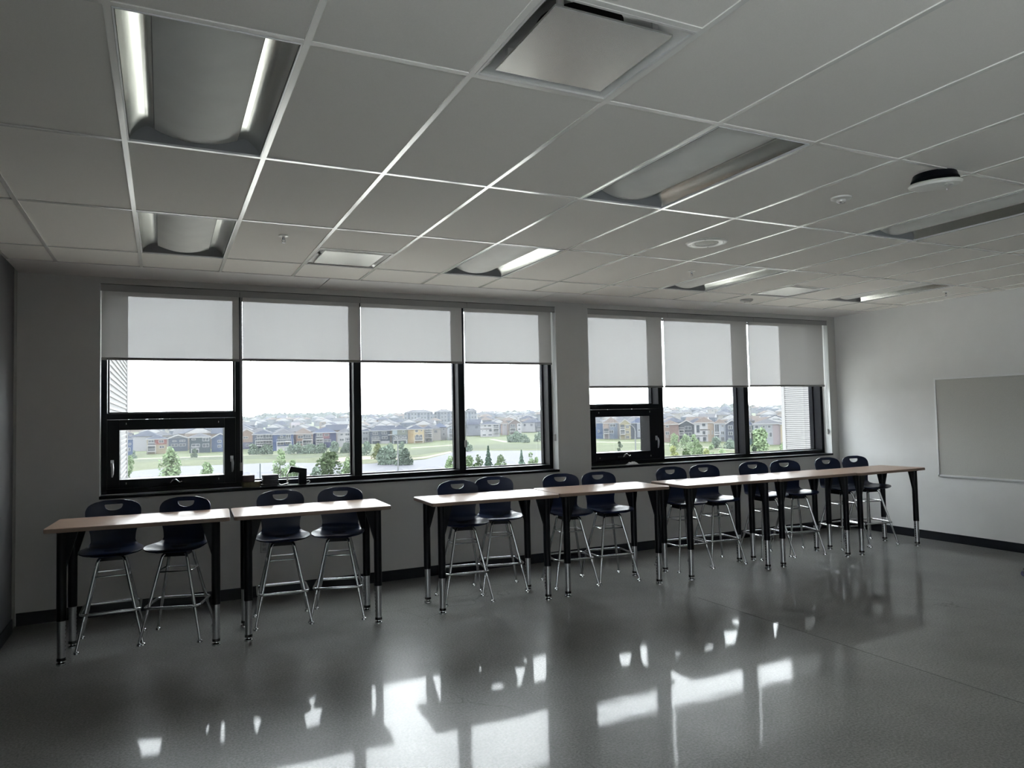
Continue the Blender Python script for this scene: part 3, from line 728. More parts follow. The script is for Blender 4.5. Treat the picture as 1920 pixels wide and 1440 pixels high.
# ---------------- houses
def cmat(c): 
    k = 'siding_%02d_%02d_%02d' % tuple(int(v*255) for v in c)
    return bpy.data.materials.get(k) or omat(k, c)
S_ = lambda r, g, b: tuple(((v/255)**2.2)*.19 for v in (r, g, b))
OWHITE = omat('white_siding', (.165, .165, .170)); OTRIM = omat('white_trim', (.19, .19, .19)); OGLASS = mat('house_glass', (.02*KO, .024*KO, .03*KO), .3, spec=.12)
ROOFS = {'dark': omat('dark_shingle', (.020, .023, .034)), 'grey': omat('grey_shingle', (.040, .041, .047)), 'brown': omat('brown_shingle', (.050, .040, .036)), 'blue': omat('slate_shingle', (.025, .031, .050))}
def house(x0, x1, yb, ye, yr, wall, roof='dark', kind='hip', acc=None, deck=None, wins=None, label='', ang=0, trim=True):
    cx = (x0+x1)/2; p = ground_pt(cx, yb); d = Vector((p.x, p.y, 0)).length
    dep = (p-EYE).dot(Fv); sc = dep/FPX
    w_ = (x1-x0)*sc; he = (yb-ye)*sc; hr = max(1.2, (yb-yr)*sc-he); D = 10
    face = math.atan2(p.x, p.y)
    r = empty('house', (p.x, p.y, G), -face+radians(ang)); tag(r, label, 'house', 'houses along the pond')
    W = OWHITE if wall == 'w' else cmat(S_(*wall))
    MB().box(-w_/2, w_/2, 0, D, 0, he).build('walls', W, r)
    ov = .35; rf = MB()
    if kind == 'hip':
        q = min(w_, D)/2*.9
        v = [(-w_/2-ov, -ov, he), (w_/2+ov, -ov, he), (w_/2+ov, D+ov, he), (-w_/2-ov, D+ov, he)]
        if w_ > D: v += [(-w_/2+q, D/2, he+hr), (w_/2-q, D/2, he+hr)]; f = [(0, 1, 5, 4), (1, 2, 5), (2, 3, 4, 5), (3, 0, 4), (0, 3, 2, 1)]
        else: v += [(0, q, he+hr), (0, D-q, he+hr)]; f = [(0, 1, 4), (1, 2, 5, 4), (2, 3, 5), (3, 0, 4, 5), (0, 3, 2, 1)]
        rf.add(v, f).build('roof', ROOFS[roof], r)
        MB().box(-w_/2-ov, w_/2+ov, -ov-.06, -ov, he-.22, he+.02).build('fascia_board', OTRIM if trim else ROOFS[roof], r)
    else:
        rf.prism([(-w_/2-ov, he), (0, he+hr), (w_/2+ov, he), (w_/2+ov, he+.2), (0, he+hr+.25), (-w_/2-ov, he+.2)], -ov, D, 'y').build('roof', ROOFS[roof], r)
        MB().prism([(-w_/2, he), (w_/2, he), (0, he+hr)], 0, .2, 'y').build('gable_wall', W, r)
        MB().prism([(-w_/2-ov, he-.18), (0, he+hr-.15), (w_/2+ov, he-.18), (w_/2+ov, he+.15), (0, he+hr+.2), (-w_/2-ov, he+.15)], -ov-.12, -ov, 'y').build('bargeboard', OTRIM, r)
    if acc:                                             # coloured cladding panel: u0,u1,v0,v1,colour
        for (u0, u1, v0, v1, c) in acc:
            MB().box(-w_/2+w_*u0, -w_/2+w_*u1, -.08, 0, he*v0, he*v1).build('cladding_panel', OWHITE if c == 'w' else cmat(S_(*c)), r)
    wins = wins if wins is not None else [(.27, .82), (.72, .82), (.27, .50), (.72, .50)]
    for q in wins:
        u, v = q[0], q[1]; ww = q[2] if len(q) > 2 else .26; hh = q[3] if len(q) > 3 else .17
        X, Z, a, b = -w_/2+w_*u, he*v, w_*ww/2, he*hh/2
        mb = MB().box(X-a, X+a, -.16, -.02, Z-b, Z+b); mb.mi = 1
        k = 2 if ww > .2 else 1
        for i in range(k):
            xa = X-a+.14+(2*a-.14)*i/k; xb = X-a+(2*a-.14)*(i+1)/k; mb.box(xa, xb, -.18, -.15, Z-b+.14, Z+b-.14)
        mb.build('window', [OTRIM, OGLASS], r)
    if deck:                                            # u0,u1,levels
        u0, u1, lv = deck
        for v in lv:
            X0, X1, Z = -w_/2+w_*u0, -w_/2+w_*u1, he*v
            mb = MB().box(X0, X1, -2.0, 0, Z-.25, Z).box(X0, X1, -2.0, -1.94, Z+.9, Z+1.02)
            for i in range(9): xx = X0+(X1-X0)*i/8; mb.box(xx-.03, xx+.03, -2.0, -1.94, Z, Z+.9)
            for xx in (X0+.1, X1-.1): mb.box(xx-.12, xx+.12, -2.0, -1.76, 0, Z)
            mb.build('balcony', OTRIM, r)
            MB().box(X0+.3, X1-.3, -.1, 0, Z+.05, Z+2.1).build('patio_door', OGLASS, r)
    return r
SL8, BL, GY, TN, OR, WH = (88, 98, 120), (98, 120, 165), (150, 155, 162), (205, 190, 160), (190, 150, 125), 'w'
R2 = [(.5, .82, .5, .15), (.5, .5, .5, .15)]
DW = [(.30, .80, .20, .12), (.72, .80, .30, .15), (.30, .48, .36, .2), (.72, .48, .36, .2)]
house(228, 248, 856, 823, 815, BL, 'dark', 'hip', label='partly hidden slate blue house just right of the left ribbed wall', wins=[(.75, .7, .2, .12), (.7, .4, .2, .2)])
house(277, 311, 851, 823, 816, TN, 'dark', 'hip', acc=[(.40, 1.0, .62, 1.0, (178, 110, 105))], deck=(.02, .45, (.58, .2)), wins=[(.72, .82, .26, .2), (.75, .45, .26, .18), (.22, .85, .3, .16)], label='cream house with red upper right corner and stacked balconies, behind the large green tree')
house(318, 350.5, 846, 822, 816, GY, 'grey', 'gable', acc=[(0, 1, .0, 1, (105, 115, 135))], wins=DW, label='slate grey front-gabled house with white framed windows, seen in the left sash pane')
house(357, 393, 849, 819.5, 812, (85, 100, 110), 'grey', 'hip', deck=(.08, .45, (.26,)), wins=[(.2, .86, .2, .1), (.78, .84, .32, .22), (.78, .46, .32, .22), (.3, .47, .4, .2)], label='dark slate house with pale hip roof, right half of the left sash pane')
house(398, 428, 847, 822, 813, (100, 120, 160), 'grey', 'gable', wins=[(.45, .78, .22, .2), (.45, .42, .22, .2)], label='blue gabled house partly behind the right edge of the left sash pane')
house(452, 474, 842, 812, 805, (190, 165, 150), 'brown', 'gable', acc=[(0, 1, 0, .42, (115, 115, 145))], wins=[(.4, .72, .4, .14), (.6, .24, .36, .18)], label='pinkish gabled house next to the first tall mullion')
house(475, 512, 845, 814, 806, (88, 98, 125), 'dark', 'hip', deck=(.12, .95, (.62, .33)), wins=[(.35, .86, .3, .16), (.78, .86, .3, .2), (.35, .5, .3, .16), (.78, .5, .3, .18)], label='dark slate house with two white balcony storeys')
house(513, 549.5, 845, 814, 804.5, (95, 115, 165), 'grey', 'hip', acc=[(.2, .85, 0, .28, 'w')], deck=(.18, .9, (.55,)), wins=[(.42, .85, .14, .14), (.75, .85, .24, .22), (.35, .45, .36, .2), (.72, .48, .22, .2)], label='bright blue house with white framed windows and a white lower storey')
house(552, 586, 842, 813.5, 802, OR, 'brown', 'hip', acc=[(0, .12, 0, 1, (110, 100, 115))], deck=(.45, .98, (.62, .25)), wins=[(.35, .80, .3, .2), (.76, .84, .3, .16), (.3, .45, .3, .18), (.78, .45, .28, .16)], label='orange tan house with stacked balconies, fourth one after the first mullion')
house(588, 630, 840, 811, 801, (85, 90, 130), 'blue', 'hip', acc=[(.42, .72, .6, 1, (165, 115, 125))], deck=(.12, .45, (.62, .3)), wins=[(.28, .86, .24, .16), (.58, .84, .2, .14), (.28, .48, .24, .16), (.62, .46, .3, .16)], label='dark blue house with a dull red upper panel')
house(633, 660, 838, 811, 803, WH, 'grey', 'hip', deck=(.5, .95, (.3,)), wins=[(.3, .86, .2, .14), (.68, .86, .3, .18), (.3, .5, .3, .18), (.75, .5, .3, .2)], label='white house with dark windows just before the second tall mullion')
house(676, 692.5, 832, 808, 800, (200, 205, 212), 'dark', 'hip', wins=[(.55, .82, .6, .2), (.55, .38, .6, .26)], label='narrow pale house just right of the second tall mullion')
house(694, 731, 832, 807.5, 800, (92, 102, 122), 'dark', 'hip', acc=[(.55, .98, 0, .2, 'w')], deck=(.1, .52, (.28,)), wins=[(.27, .80, .26, .22), (.72, .82, .26, .2), (.27, .45, .36, .2), (.74, .45, .28, .22)], label='slate house with four white framed windows beside the narrow pale one')
house(735, 764, 832, 805.5, 796.5, (150, 158, 145), 'dark', 'hip', acc=[(0, 1, 0, .62, (120, 130, 140)), (.05, .35, .66, .98, (200, 215, 225))], deck=(.1, .95, (.28,)), wins=[(.75, .86, .16, .14), (.3, .45, .2, .2), (.58, .45, .16, .22), (.82, .46, .2, .18)], label='olive and grey house directly behind the nearer street lamp')
house(765, 795, 831, 804.5, 797, (215, 190, 150), 'dark', 'hip', acc=[(.35, 1, .0, .98, (235, 215, 175))], deck=(.4, .95, (.22,)), wins=[(.55, .86, .2, .18), (.85, .88, .12, .12), (.58, .5, .18, .22), (.82, .5, .16, .2)], label='tan house with a cream front wing')
house(796, 811.5, 829, 804, 798, (215, 205, 195), 'dark', 'hip', deck=(.05, .95, (.66, .36)), wins=[(.3, .86, .3, .2), (.75, .86, .3, .16), (.3, .50, .3, .2), (.3, .15, .3, .2), (.75, .15, .3, .2)], label='narrow cream house with three open balcony storeys')
house(812, 838, 825, 801, 793, WH, 'blue', 'hip', wins=[(.1, .84, .12, .14), (.42, .84, .12, .14), (.78, .84, .12, .14), (.1, .45, .12, .18), (.42, .45, .12, .18), (.78, .45, .12, .18)], label='white house side with two rows of small square windows', trim=False)
house(839, 866, 825, 801, 794, (200, 208, 218), 'blue', 'gable', deck=(.1, .6, (.5, .2)), wins=[(.3, .82, .3, .16), (.75, .6, .2, .16)], label='pale gabled house half behind the third tall mullion')
house(869, 901, 816, 796, 788, (150, 155, 165), 'dark', 'hip', wins=[(.5, .8, .16, .08), (.2, .55, .26, .1), (.8, .45, .16, .3)], label='plain grey house just right of the third tall mullion', trim=False)
house(901, 937, 819, 795.5, 790, WH, 'dark', 'hip', acc=[(0, .58, .60, .66, (90, 80, 80))], deck=(.66, .98, (.66, .34)), wins=[(.25, .88, .12, .14), (.48, .88, .18, .16), (.12, .5, .08, .1), (.32, .5, .08, .1), (.52, .5, .16, .2), (.82, .86, .28, .2), (.82, .52, .28, .2), (.2, .16, .2, .14), (.5, .16, .2, .14)], label='tall white house with a dark string course and dark balcony openings')
house(939, 954, 816, 794.5, 788, (205, 180, 170), 'brown', 'hip', acc=[(.2, .8, .0, 1, (215, 210, 215))], wins=[(.55, .88, .25, .16)], label='narrow pink brown house between two whiter houses')
house(955, 978, 816, 794, 785.5, (150, 135, 130), 'brown', 'gable', acc=[(.64, 1, 0, 1, 'w')], deck=(.05, .55, (.62, .32)), wins=[(.3, .84, .4, .2), (.82, .84, .2, .16), (.82, .5, .2, .16), (.82, .18, .2, .16)], label='brown gabled house with a bright white tower bay')
house(980, 1018, 812, 792, 786, (150, 155, 168), 'dark', 'hip', deck=(.62, .98, (.3,)), wins=[(.42, .85, .06, .1), (.6, .85, .06, .1), (.44, .4, .08, .14), (.6, .45, .08, .12), (.85, .48, .2, .2)], label='long grey house beside the right jamb of the left window', trim=False)
house(1098, 1131, 823, 793, 783, (110, 135, 180), 'grey', 'hip', wins=[(.42, .84, .4, .2), (.42, .48, .14, .2), (.75, .48, .1, .16)], label='blue house at the left edge of the right sash pane')
house(1132, 1161, 823, 793, 782, (165, 158, 160), 'brown', 'hip', acc=[(.0, .32, .66, 1, (205, 185, 175)), (.4, .9, 0, .98, (150, 165, 190))], deck=(.02, .35, (.36,)), wins=[(.6, .84, .36, .18), (.5, .45, .3, .2)], label='mixed grey and beige house in the middle of the right sash pane')
house(1163, 1182.5, 824, 795, 786.5, (210, 200, 165), 'brown', 'gable', deck=(.0, .5, (.66, .36)), wins=[(.72, .80, .3, .16), (.72, .48, .3, .18), (.72, .15, .3, .18)], label='cream house with a steep white trimmed gable')
house(1183.5, 1214, 823, 793, 782.5, (110, 118, 135), 'blue', 'hip', acc=[(.38, .98, .1, 1, (195, 200, 212))], wins=[(.72, .84, .24, .22), (.50, .55, .14, .14), (.74, .52, .24, .22)], label='slate and white house right of the steep cream gable')
house(1242, 1273, 829, 795.5, 788, (165, 140, 135), 'brown', 'hip', acc=[(0, .42, 0, 1, (180, 160, 150))], wins=[(.32, .88, .2, .12), (.32, .5, .24, .2), (.3, .3, .14, .08)], label='brick brown house just right of the sash pane mullion')
house(1274, 1302, 828, 797, 788.5, (105, 110, 122), 'brown', 'gable', deck=(.0, .35, (.72, .42)), wins=[(.6, .82, .44, .22), (.62, .46, .44, .2), (.62, .14, .4, .2)], label='dark slate gabled house with balconies on its left')
house(1303.5, 1339, 828, 792.5, 781.5, WH, 'brown', 'hip', acc=[(.68, 1, 0, 1, (215, 195, 178)), (.28, .78, .60, .645, (90, 85, 85)), (.0, .64, .285, .32, (90, 90, 95))], wins=[(.18, .68, .2, .44), (.48, .88, .2, .18), (.48, .47, .18, .2), (.73, .48, .06, .2), (.9, .48, .06, .2), (.18, .14, .16, .24), (.5, .14, .2, .24)], label='large white house with a wide brown hip roof')
house(1340, 1361, 828, 793.5, 786, (215, 222, 235), 'brown', 'hip', deck=(.0, .5, (.40,)), wins=[(.25, .72, .40, .46), (.74, .85, .22, .14), (.72, .47, .3, .2), (.72, .14, .3, .24)], label='pale blue white house with a tall stair window')
house(1362, 1386, 828, 796, 788, (105, 112, 132), 'grey', 'gable', wins=[(.35, .84, .34, .22), (.35, .48, .34, .2), (.85, .46, .26, .2), (.3, .14, .26, .16)], label='dark slate gabled house beside the last tall mullion')
house(1398, 1414, 834, 797, 790, (130, 160, 165), 'blue', 'hip', deck=(.1, .95, (.62, .38)), wins=[(.5, .84, .5, .14), (.5, .5, .5, .12)], label='narrow teal house just right of the last tall mullion')
house(1415, 1464, 834, 794.5, 785, (205, 210, 218), 'grey', 'hip', acc=[(.70, 1, .0, .98, (205, 190, 195))], wins=[(.12, .86, .14, .16), (.38, .86, .1, .12), (.58, .86, .12, .14), (.16, .5, .16, .24), (.62, .48, .12, .24)], label='wide white house with a grey roof and pinkish brown side bay')
house(1465, 1484, 834, 795, 788, (225, 210, 180), 'grey', 'hip', wins=[(.35, .86, .24, .16), (.6, .45, .2, .3)], label='cream house partly behind the right ribbed wall')

# rows of houses further back: small single-mesh copies
variants = []
vr = random.Random(11)
for k in range(8):
    c = [(150, 155, 165), (190, 185, 180), (120, 130, 150), (205, 205, 210), (175, 160, 150), (135, 140, 150), (200, 200, 205), (160, 165, 178)][k]
    w_ = vr.uniform(9, 13); he = 6.4; hr = vr.uniform(2.0, 2.9); D = 11
    mb = MB().box(-w_/2, w_/2, 0, D, 0, he); mb.mi = 1
    if k % 2:
        mb.add([(-w_/2-.4, -.4, he), (w_/2+.4, -.4, he), (w_/2+.4, D+.4, he), (-w_/2-.4, D+.4, he), (0, D*.42, he+hr), (0, D*.58, he+hr)], [(0, 1, 4), (1, 2, 5, 4), (2, 3, 5), (3, 0, 4, 5)])
    else:
        mb.prism([(-w_/2-.4, he), (0, he+hr), (w_/2+.4, he)], .25, D+.3, 'y'); mb.mi = 2; mb.prism([(-w_/2, he), (0, he+hr-.3), (w_/2, he)], -.02, .24, 'y')
    mb.mi = 3
    for u in (-.25, .25): mb.box(w_*u-.8, w_*u+.8, -.05, .02, he*.66, he*.66+1.3)
    variants.append(mb.mesh('small_house', [cmat(S_(*c)), ROOFS[('dark', 'grey', 'blue', 'brown')[vr.randrange(4)]], OWHITE, OGLASS]))
def dfront(px):
    tab = [(220, (283,)), (610, (288,)), (690, (310,)), (830, (345,)), (900, (430,)), (1030, (455,)), (1090, (350,)), (1250, (325,)), (1330, (310,)), (1400, (270,)), (1490, (265,))]
    return interp(tab, px)[0]
nb = 0; BLK = [(758, 812, 640), (814, 850, 660), (872, 894, 600), (612, 664, 560), (546, 562, 560)]
for row in range(9):
    px = 225+vr.uniform(0, 8)
    while px < 1484:
        if 1024 < px < 1094: px = 1094
        d = dfront(px)+40+row*36+row*row*5+vr.uniform(-6, 6)
        step = 16.5*FPX/d*vr.uniform(1.0, 1.3)
        if d > 1030 or any(p0-8 < px < p1+8 and dd-32 < d < dd+32 for p0, p1, dd in BLK): px += step; continue
        o = bpy.data.objects.new('small_house', variants[vr.randrange(8)]); COL.objects.link(o)
        p = at(px, d); o.location = p; o.rotation_euler.z = -math.atan2(p.x, p.y)+vr.choice((0, 0, pi/2*.9, .25, -.3)); s = vr.uniform(.9, 1.12); o.scale = (s, s, s)
        tag(o, 'small hazy house in the close rows of roofs behind the houses along the pond', 'house', 'houses in the rows further back'); nb += 1
        px += step
print('back houses', nb)

# apartment block and pale warehouse
def block(px0, px1, d, z1, label, nfl=4, nb_=12, roof=True, col=(205, 210, 220)):
    a, b = at(px0, d), at(px1, d); w_ = (b-a).length; c = (a+b)/2; z0 = tz(d)
    r = empty('apartment_building' if roof else 'warehouse', (c.x, c.y, z0), -math.atan2(c.x, c.y)); tag(r, label, 'building')
    h = z1-z0
    MB().box(-w_/2, w_/2, 0, 16, 0, h).build('walls', cmat(S_(*col)), r)
    if roof:
        mb = MB().add([(-w_/2-1, -1, h), (w_/2+1, -1, h), (w_/2+1, 17, h), (-w_/2-1, 17, h), (-w_/2+7, 8, h+2.6), (w_/2-7, 8, h+2.6)], [(0, 1, 5, 4), (1, 2, 5), (2, 3, 4, 5), (3, 0, 4), (0, 3, 2, 1)]).build('roof', ROOFS['grey'], r)
    for i in range(nb_):
        x = -w_/2+w_*(i+.5)/nb_
        if roof and i % 3 == 1: MB().box(x-w_/nb_*.32, x+w_/nb_*.32, -.9, 0, 0, h*.97).build('bay', cmat(S_(130, 145, 165)), r)
        for k in range(nfl):
            mb = MB().box(x-w_/nb_*.22, x+w_/nb_*.22, -1.0, .05, h*(k+.35)/nfl, h*(k+.75)/nfl); mb.build('window', OGLASS, r)
    return r
block(758, 812, 640, 6.4, 'long pale four-storey apartment building on the skyline beneath the largest pylon', 4, 9)
block(814, 850, 660, 6.6, 'second pale apartment building on the skyline, joined right of the longer one', 4, 6)
block(872, 894, 600, 6.0, 'pale apartment building just right of the third tall mullion', 4, 4)
block(612, 664, 560, 0.2, 'low white flat-roofed building behind the roofs beside the second mullion', 1, 5, False, (225, 228, 235))
block(546, 562, 560, 0.0, 'small white flat-roofed building behind the blue house', 1, 2, False, (235, 225, 235))

# distant tree line on the rise
rt = random.Random(5); mb = MB()
for i in range(900):
    px = 215+1275*i/900+rt.uniform(-2, 2); d = rt.uniform(1075, 1290)
    p = at(px, d); s = rt.uniform(5, 10)*(1.25 if 480 < px < 660 or 1360 < px < 1400 else .85); n = 6; vs = []
    for (rad, z) in ((.9, 0), (1.0, .4), (.7, .8), (.1, 1.0)):
        vs += [(p.x+rad*s*.8*cos(2*pi*j/n+i), p.y+rad*s*.8*sin(2*pi*j/n+i), p.z-2+z*s*1.1*rt.uniform(.9, 1.1)) for j in range(n)]
    mb.add(vs, [(q*n+j, q*n+(j+1) % n, (q+1)*n+(j+1) % n, (q+1)*n+j) for q in range(3) for j in range(n)])
tag(mb.build('treeline', omat('far_trees', (.020, .026, .022)), smooth=True), 'hazy blue-grey line of trees along the horizon', 'trees', kind='stuff')

# ---------------- vegetation
def leafmat(n, c): return omat(n, c, .8, noise=.35, nscale=1.5)
LEAF = {'poplar': leafmat('poplar_leaves', (.110, .150, .085)), 'spruce': leafmat('spruce_needles', (.070, .105, .085)), 'shrub': leafmat('shrub_leaves', (.075, .100, .078)), 'yellow': leafmat('yellow_green_leaves', (.15, .17, .075))}
BARK = omat('bark', (.03, .026, .02))
def plant(px, ytop, wpx, d, kind, label, seed, name='tree', group=None, ybot=None):
    r_ = random.Random(seed); base = at(px, d); hz = horizon(px)
    top = 1.655-(ytop-hz)/FPX*d; h = top-G; rad = wpx/2*d/FPX
    if ybot is not None: cb = 1.655-(ybot-hz)/FPX*d-G; cb = max(.0, cb)
    else: cb = h*.12 if kind != 'shrub' else 0
    o = empty(name, (base.x, base.y, G), r_.uniform(0, 6)); tag(o, label, 'tree' if name == 'tree' else 'bush', group)
    vs = []; fs = []; N = int(min(2400, 600+wpx*50)); rad *= {'spruce': 2.4, 'poplar': 1.75 if wpx < 26 else 1.3}.get(kind, 1.15); ls = max(.13, rad*.10)
    blobs = []
    if kind != 'spruce':
        for _ in range(20 if kind == 'poplar' else 11):
            t = r_.random(); pf = (1-t**2.6)**.5 if kind == 'poplar' else sqrt(1-t*t); a = r_.uniform(0, 2*pi); q = rad*.78*pf*sqrt(r_.random())
            blobs.append((q*cos(a), q*sin(a), cb+(h-cb)*(.06+.86*t), rad*r_.uniform(.36, .58)*(1-.25*t)))
        blobs.append((0, 0, h-rad*.32, rad*.30))
    for i in range(N):
        if kind == 'spruce':
            t = r_.random()**.6; lay = (t*12) % 1; R = rad*(1-t)*(.50+.50*(1-lay)); a = r_.uniform(0, 2*pi); q = R*sqrt(r_.uniform(.2, 1)); z = cb+(h-cb)*t-q*.25
            c = Vector((q*cos(a), q*sin(a), z))
        else:
            bx, by, bz, br = blobs[r_.randrange(len(blobs))]
            v = Vector((r_.gauss(0, 1), r_.gauss(0, 1), r_.gauss(0, 1))).normalized()*br*r_.uniform(.45, 1)**.5
            c = Vector((bx, by, bz))+Vector((v.x, v.y, v.z*1.25))
        s = ls*r_.uniform(.6, 1.4)*(1 if kind != 'spruce' else .55+.6*(1-t))
        u = Vector((r_.uniform(-1, 1), r_.uniform(-1, 1), r_.uniform(-1, 1))).normalized(); v = u.orthogonal().normalized()
        b = len(vs); vs += [c+u*s, c+v*s*.7, c-u*s, c-v*s*.7]; fs.append((b, b+1, b+2, b+3))
    MB().add(vs, fs).build('crown', LEAF[kind], o)
    MB().tube([(0, 0, 0), (0, 0, cb+(h-cb)*.75)], [max(.06, rad*.07), .03], 6).build('trunk', BARK, o)
    return o
P = plant
P(319, 838, 38, 105, 'poplar', 'large light green tree in the middle of the left sash pane', 1)
P(243, 855, 18, 95, 'poplar', 'green tree beside the left ribbed wall in the sash pane', 2)
P(386, 866, 20, 95, 'poplar', 'small upright green tree near the right of the left sash pane', 3)
P(525, 842, 26, 100, 'poplar', 'tall narrow tree left of the black gadget', 4)
P(549, 862, 16, 110, 'poplar', 'slim tree directly behind the black gadget', 41)
P(617, 850, 46, 105, 'poplar', 'broad green tree between the gadget and the second tall mullion', 5)
P(651, 857, 18, 100, 'poplar', 'slim light tree next to the second tall mullion', 6)
P(590, 876, 30, 100, 'shrub', 'low round bush right of the black gadget', 7, 'bush')
P(843, 855, 20, 90, 'poplar', 'sparse young tree next to the third tall mullion', 8)
P(879, 855, 24, 92, 'poplar', 'light green tree just right of the third tall mullion', 9)
P(895, 852, 18, 92, 'poplar', 'light green tree between the first one and the tall spruce', 10)
P(914, 836, 22, 95, 'spruce', 'tallest spruce in front of the pond', 11)
P(937, 853, 22, 92, 'poplar', 'pale green tree right of the tallest spruce', 12)
P(976, 844, 21, 95, 'spruce', 'smaller dark spruce in front of the pond', 13)
P(993, 848, 16, 95, 'poplar', 'sparse sapling right of the smaller spruce', 14)
P(1004, 857, 10, 95, 'poplar', 'little sapling close to the right jamb of the left window', 15)
P(1015, 860, 9, 95, 'spruce', 'tiny spruce at the right jamb of the left window', 16)
P(1201, 829, 10, 130, 'spruce', 'small spruce right of the street lamp in the right sash pane', 17)
P(1300, 815, 15, 160, 'poplar', 'dark columnar tree in front of the large white house', 18)
P(1309, 832, 14, 120, 'poplar', 'dark columnar tree lower right of the first columnar one', 19)
P(1332, 833, 12, 130, 'poplar', 'thin sapling below the large white house', 20)
P(1263, 812, 12, 230, 'poplar', 'small dark tree in front of the brick brown house', 21)
P(1284, 814, 12, 225, 'poplar', 'small bluish tree in front of the slate gabled house', 22)
P(1426, 803, 40, 110, 'poplar', 'large light green tree in front of the wide white house', 23)
P(1470, 826, 14, 150, 'poplar', 'tree at the left edge of the right ribbed wall', 24)
k = 0
for (px, yt, w_, d, kd, lb) in ((708, 831, 22, 200, 'yellow', 'yellowish bush on the bank right of the second tall mullion'), (731, 830, 18, 215, 'shrub', 'dark round bush left of the nearer street lamp'),
        (753, 829, 18, 215, 'shrub', 'dark round bush right of the nearer street lamp'), (686, 828, 20, 240, 'shrub', 'blue-green bush below the narrow pale house'),
        (725, 843, 40, 190, 'shrub', 'low spreading bush on the bank behind the street lamp'), (757, 845, 30, 185, 'shrub', 'low green bush right of the spreading one on the bank'),
        (966, 812, 26, 330, 'shrub', 'grey-green bush in front of the brown gabled house'), (984, 816, 14, 320, 'shrub', 'bluish bush left of the slanting path'), (1010, 812, 16, 330, 'shrub', 'bluish bush near the right jamb of the left window'),
        (876, 828, 14, 250, 'shrub', 'small bush right of the third tall mullion'), (475, 833, 20, 262, 'shrub', 'bush below the pinkish gabled house'), (500, 834, 22, 262, 'shrub', 'bush below the house with two balcony storeys'),
        (544, 833, 16, 262, 'shrub', 'bush below the right side of the bright blue house'), (560, 835, 24, 262, 'shrub', 'bush below the orange tan house, left side'), (580, 835, 22, 262, 'shrub', 'bush below the orange tan house, right side'),
        (602, 832, 24, 262, 'shrub', 'bush below the dark blue house with the red panel'), (626, 829, 20, 262, 'shrub', 'bush between the dark blue and the white house'), (650, 832, 22, 262, 'shrub', 'bush below the white house by the second mullion'),
        (251, 845, 10, 250, 'shrub', 'round bush next to the slate blue house in the sash pane'), (364, 841, 12, 250, 'shrub', 'bush below the dark slate house in the sash pane'),
        (1260, 836, 34, 95, 'yellow', 'yellow green bush in the lower left of the right window'), (1284, 842, 30, 85, 'poplar', 'light green bush right of the yellow green one'), (1322, 842, 30, 88, 'yellow', 'yellow green bush below the thin sapling'),
        (1352, 842, 34, 85, 'poplar', 'broad light bush left of the last tall mullion'), (1380, 845, 30, 85, 'yellow', 'yellow green bush at the last tall mullion'), (1412, 838, 22, 80, 'shrub', 'green bush at the foot of the large light green tree'),
        (1340, 822, 20, 235, 'shrub', 'dark hedge bush below the pale blue white house'), (1368, 824, 22, 230, 'shrub', 'dark hedge bush below the slate gabled house by the mullion'), (1160, 827, 12, 190, 'shrub', 'low bush in the grass of the right sash pane')):
    k += 1; P(px, yt, w_, d, kd, lb, 100+k, 'bush', 'bushes outside')

# ---------------- street lamps, pylons, masts
PM = omat('pale_pole', (.10, .105, .11)); PY = omat('pylon_steel', (.035, .038, .045))
def lamp(px, ytop, d, arm, label, side=-1):
    b = at(px, d); top = 1.655-(ytop-horizon(px))/FPX*d-G; r = empty('street_lamp', (b.x, b.y, G), -math.atan2(b.x, b.y)); tag(r, label, 'street lamp')
    MB().tube([(0, 0, 0), (0, 0, top*.93)], [.11, .07], 8).build('pole', PM, r, smooth=True)
    MB().tube([(0, 0, top*.93), (side*arm*.12, 0, top*.965), (side*arm*.45, 0, top*.992), (side*arm, 0, top)], .05, 8).build('arm', PM, r, smooth=True)
    MB().box(side*arm-.35, side*arm+.35, -.13, .13, top-.07, top+.06).build('lamp_head', PM, r, bevel=.04)
lamp(745, 815, 92, .85, 'pale street lamp in front of the olive and grey house')
lamp(1190, 797, 88, .8, 'pale street lamp seen in the right sash pane')
lamp(1470, 785, 78, .8, 'pale street lamp beside the right ribbed wall')
b = at(487, 70); r = empty('thin_post', (b.x, b.y, G)); tag(r, 'thin dark post behind the stacked flat cases', 'post')
MB().tube([(0, 0, 0), (0, 0, 1.655-(869-horizon(487))/FPX*70-G)], .045, 8).build('pole', omat('dark_post', (.03, .04, .04)), r)
def pylon(px, ytop, d, label, wd=1.0):
    b = at(px, d); H_ = 1.655-(ytop-horizon(px))/FPX*d-b.z; r = empty('power_pylon', b, -math.atan2(b.x, b.y)+.15); tag(r, label, 'pylon', 'power pylons on the skyline')
    mb = MB(); t = .22; wb_, wt = 4.6*wd, .9*wd
    for sx in (-1, 1):
        for sy in (-1, 1): mb.tube([(sx*wb_, sy*wb_, 0), (sx*wt, sy*wt, H_*.62), (sx*wt*.7, sy*wt*.7, H_*.95)], t, 4)
    for k in range(9):
        f0, f1 = k/9*.9, (k+1)/9*.9
        def wd_(f): return wb_+(wt-wb_)*min(1, f/.62)
        for sx in (-1, 1): mb.tube([(sx*wd_(f0), -wd_(f0), H_*f0), (-sx*wd_(f1), -wd_(f1), H_*f1)], t*.7, 4)
    mb.build('lattice', PY, r)
    am = MB()
    for f, l in ((.66, 7), (.80, 5.5), (.93, 6.5)):
        am.tube([(-l*wd, 0, H_*f), (0, 0, H_*(f+.03)), (l*wd, 0, H_*f)], t, 4); am.tube([(-l*wd, 0, H_*f), (l*wd, 0, H_*f)], t*.8, 4)
    am.build('cross_arm', PY, r)
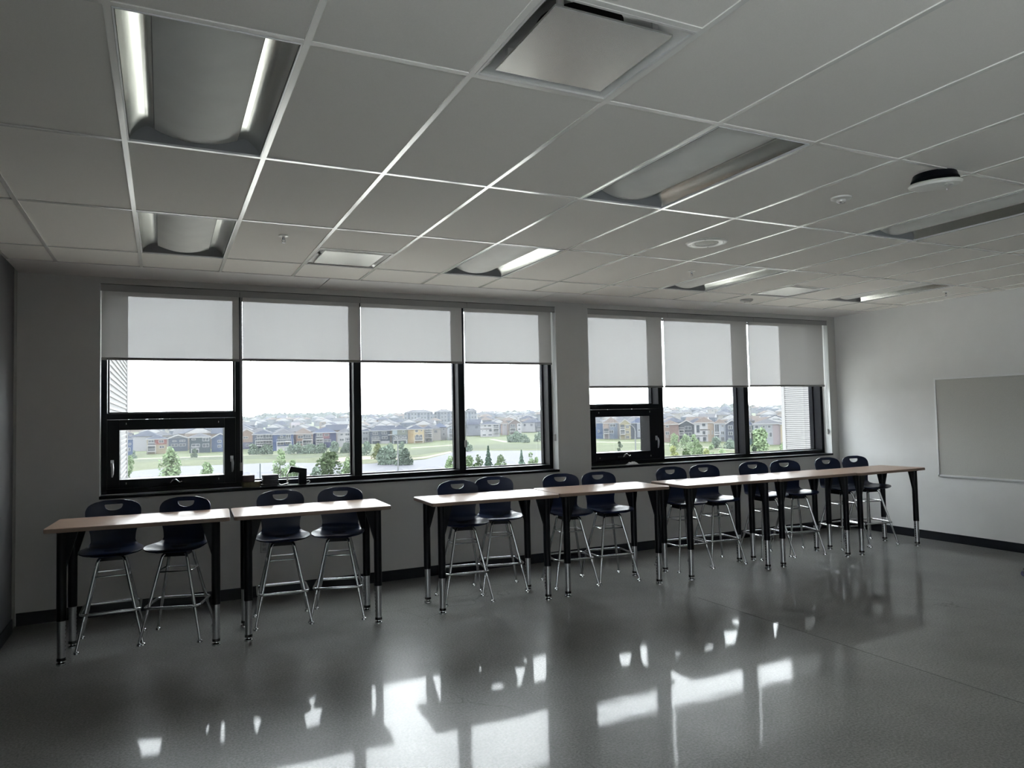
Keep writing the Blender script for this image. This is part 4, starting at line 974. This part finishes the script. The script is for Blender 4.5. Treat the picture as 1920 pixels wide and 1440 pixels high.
pylon(341, 749, 1045, 'lattice power pylon seen in the leftmost pane above the sash', 1.3)
pylon(591, 746, 1180, 'slender lattice power pylon above the orange tan house', .8)
pylon(797, 745, 1100, 'broad lattice power pylon behind the apartment building', 1.5)
pylon(744, 763, 1280, 'small distant power pylon left of the apartment building', 1.0)
pylon(923, 748, 1250, 'faint power pylon right of the third tall mullion', .7)
pylon(1326.8, 746, 1250, 'faint tall power pylon seen in the right window', .6)
for px, yt in ((778.5, 757), (786, 759), (805, 759), (830, 761), (843, 761), (891, 757), (905, 755), (958, 754), (973, 754), (735, 767), (1306, 750)):
    b = at(px, 1240); h = 1.655-(yt-horizon(px))/FPX*1240-b.z; r = MB().tube([(0, 0, 0), (0, 0, h)], [.55, .35], 5).box(-3, 3, -.2, .2, h*.9, h*.9+.5).build('power_pole', PY, None, loc=b)
    tag(r, 'thin faint mast standing on the hazy skyline between the lattice pylons', 'mast', 'thin masts on the skyline')
cw = []
for zf in (.66, .93):
    for a, b_ in ((341, 591), (591, 797)):
        A = at(a, 1150); B = at(b_, 1150); za = 1.655-(748-horizon(a))/FPX*1150; zb_ = 1.655-(747-horizon(b_))/FPX*1150
        za = A.z+(za-A.z)*zf; zb_ = B.z+(zb_-B.z)*zf
        o = MB().tube([A.lerp(B, t/14)*1.0+Vector((0, 0, (za+(zb_-za)*t/14)-A.lerp(B, t/14).z-4*12*(t/14)*(1-t/14))) for t in range(15)], .13, 4).build('power_line', PY)
        tag(o, 'sagging power line strung between the distant pylons', 'power line', 'power lines on the skyline')

# ---------------- haze: thin scattering air over the valley
hm = bpy.data.materials.new('valley_haze'); hm.use_nodes = True; nt = hm.node_tree; nt.nodes.clear()
ho = nt.nodes.new('ShaderNodeOutputMaterial'); vs_ = nt.nodes.new('ShaderNodeVolumeScatter'); vs_.inputs['Color'].default_value = (.90, .95, 1, 1); vs_.inputs['Density'].default_value = HAZE
vs_.inputs['Anisotropy'].default_value = 0
nt.links.new(vs_.outputs[0], ho.inputs['Volume'])
o = MB().box(-500, 1500, 60, 1500, -30, 70).build('haze', hm); tag(o, 'thin pale haze lying over the valley and the distant rooftops', 'haze', kind='stuff')
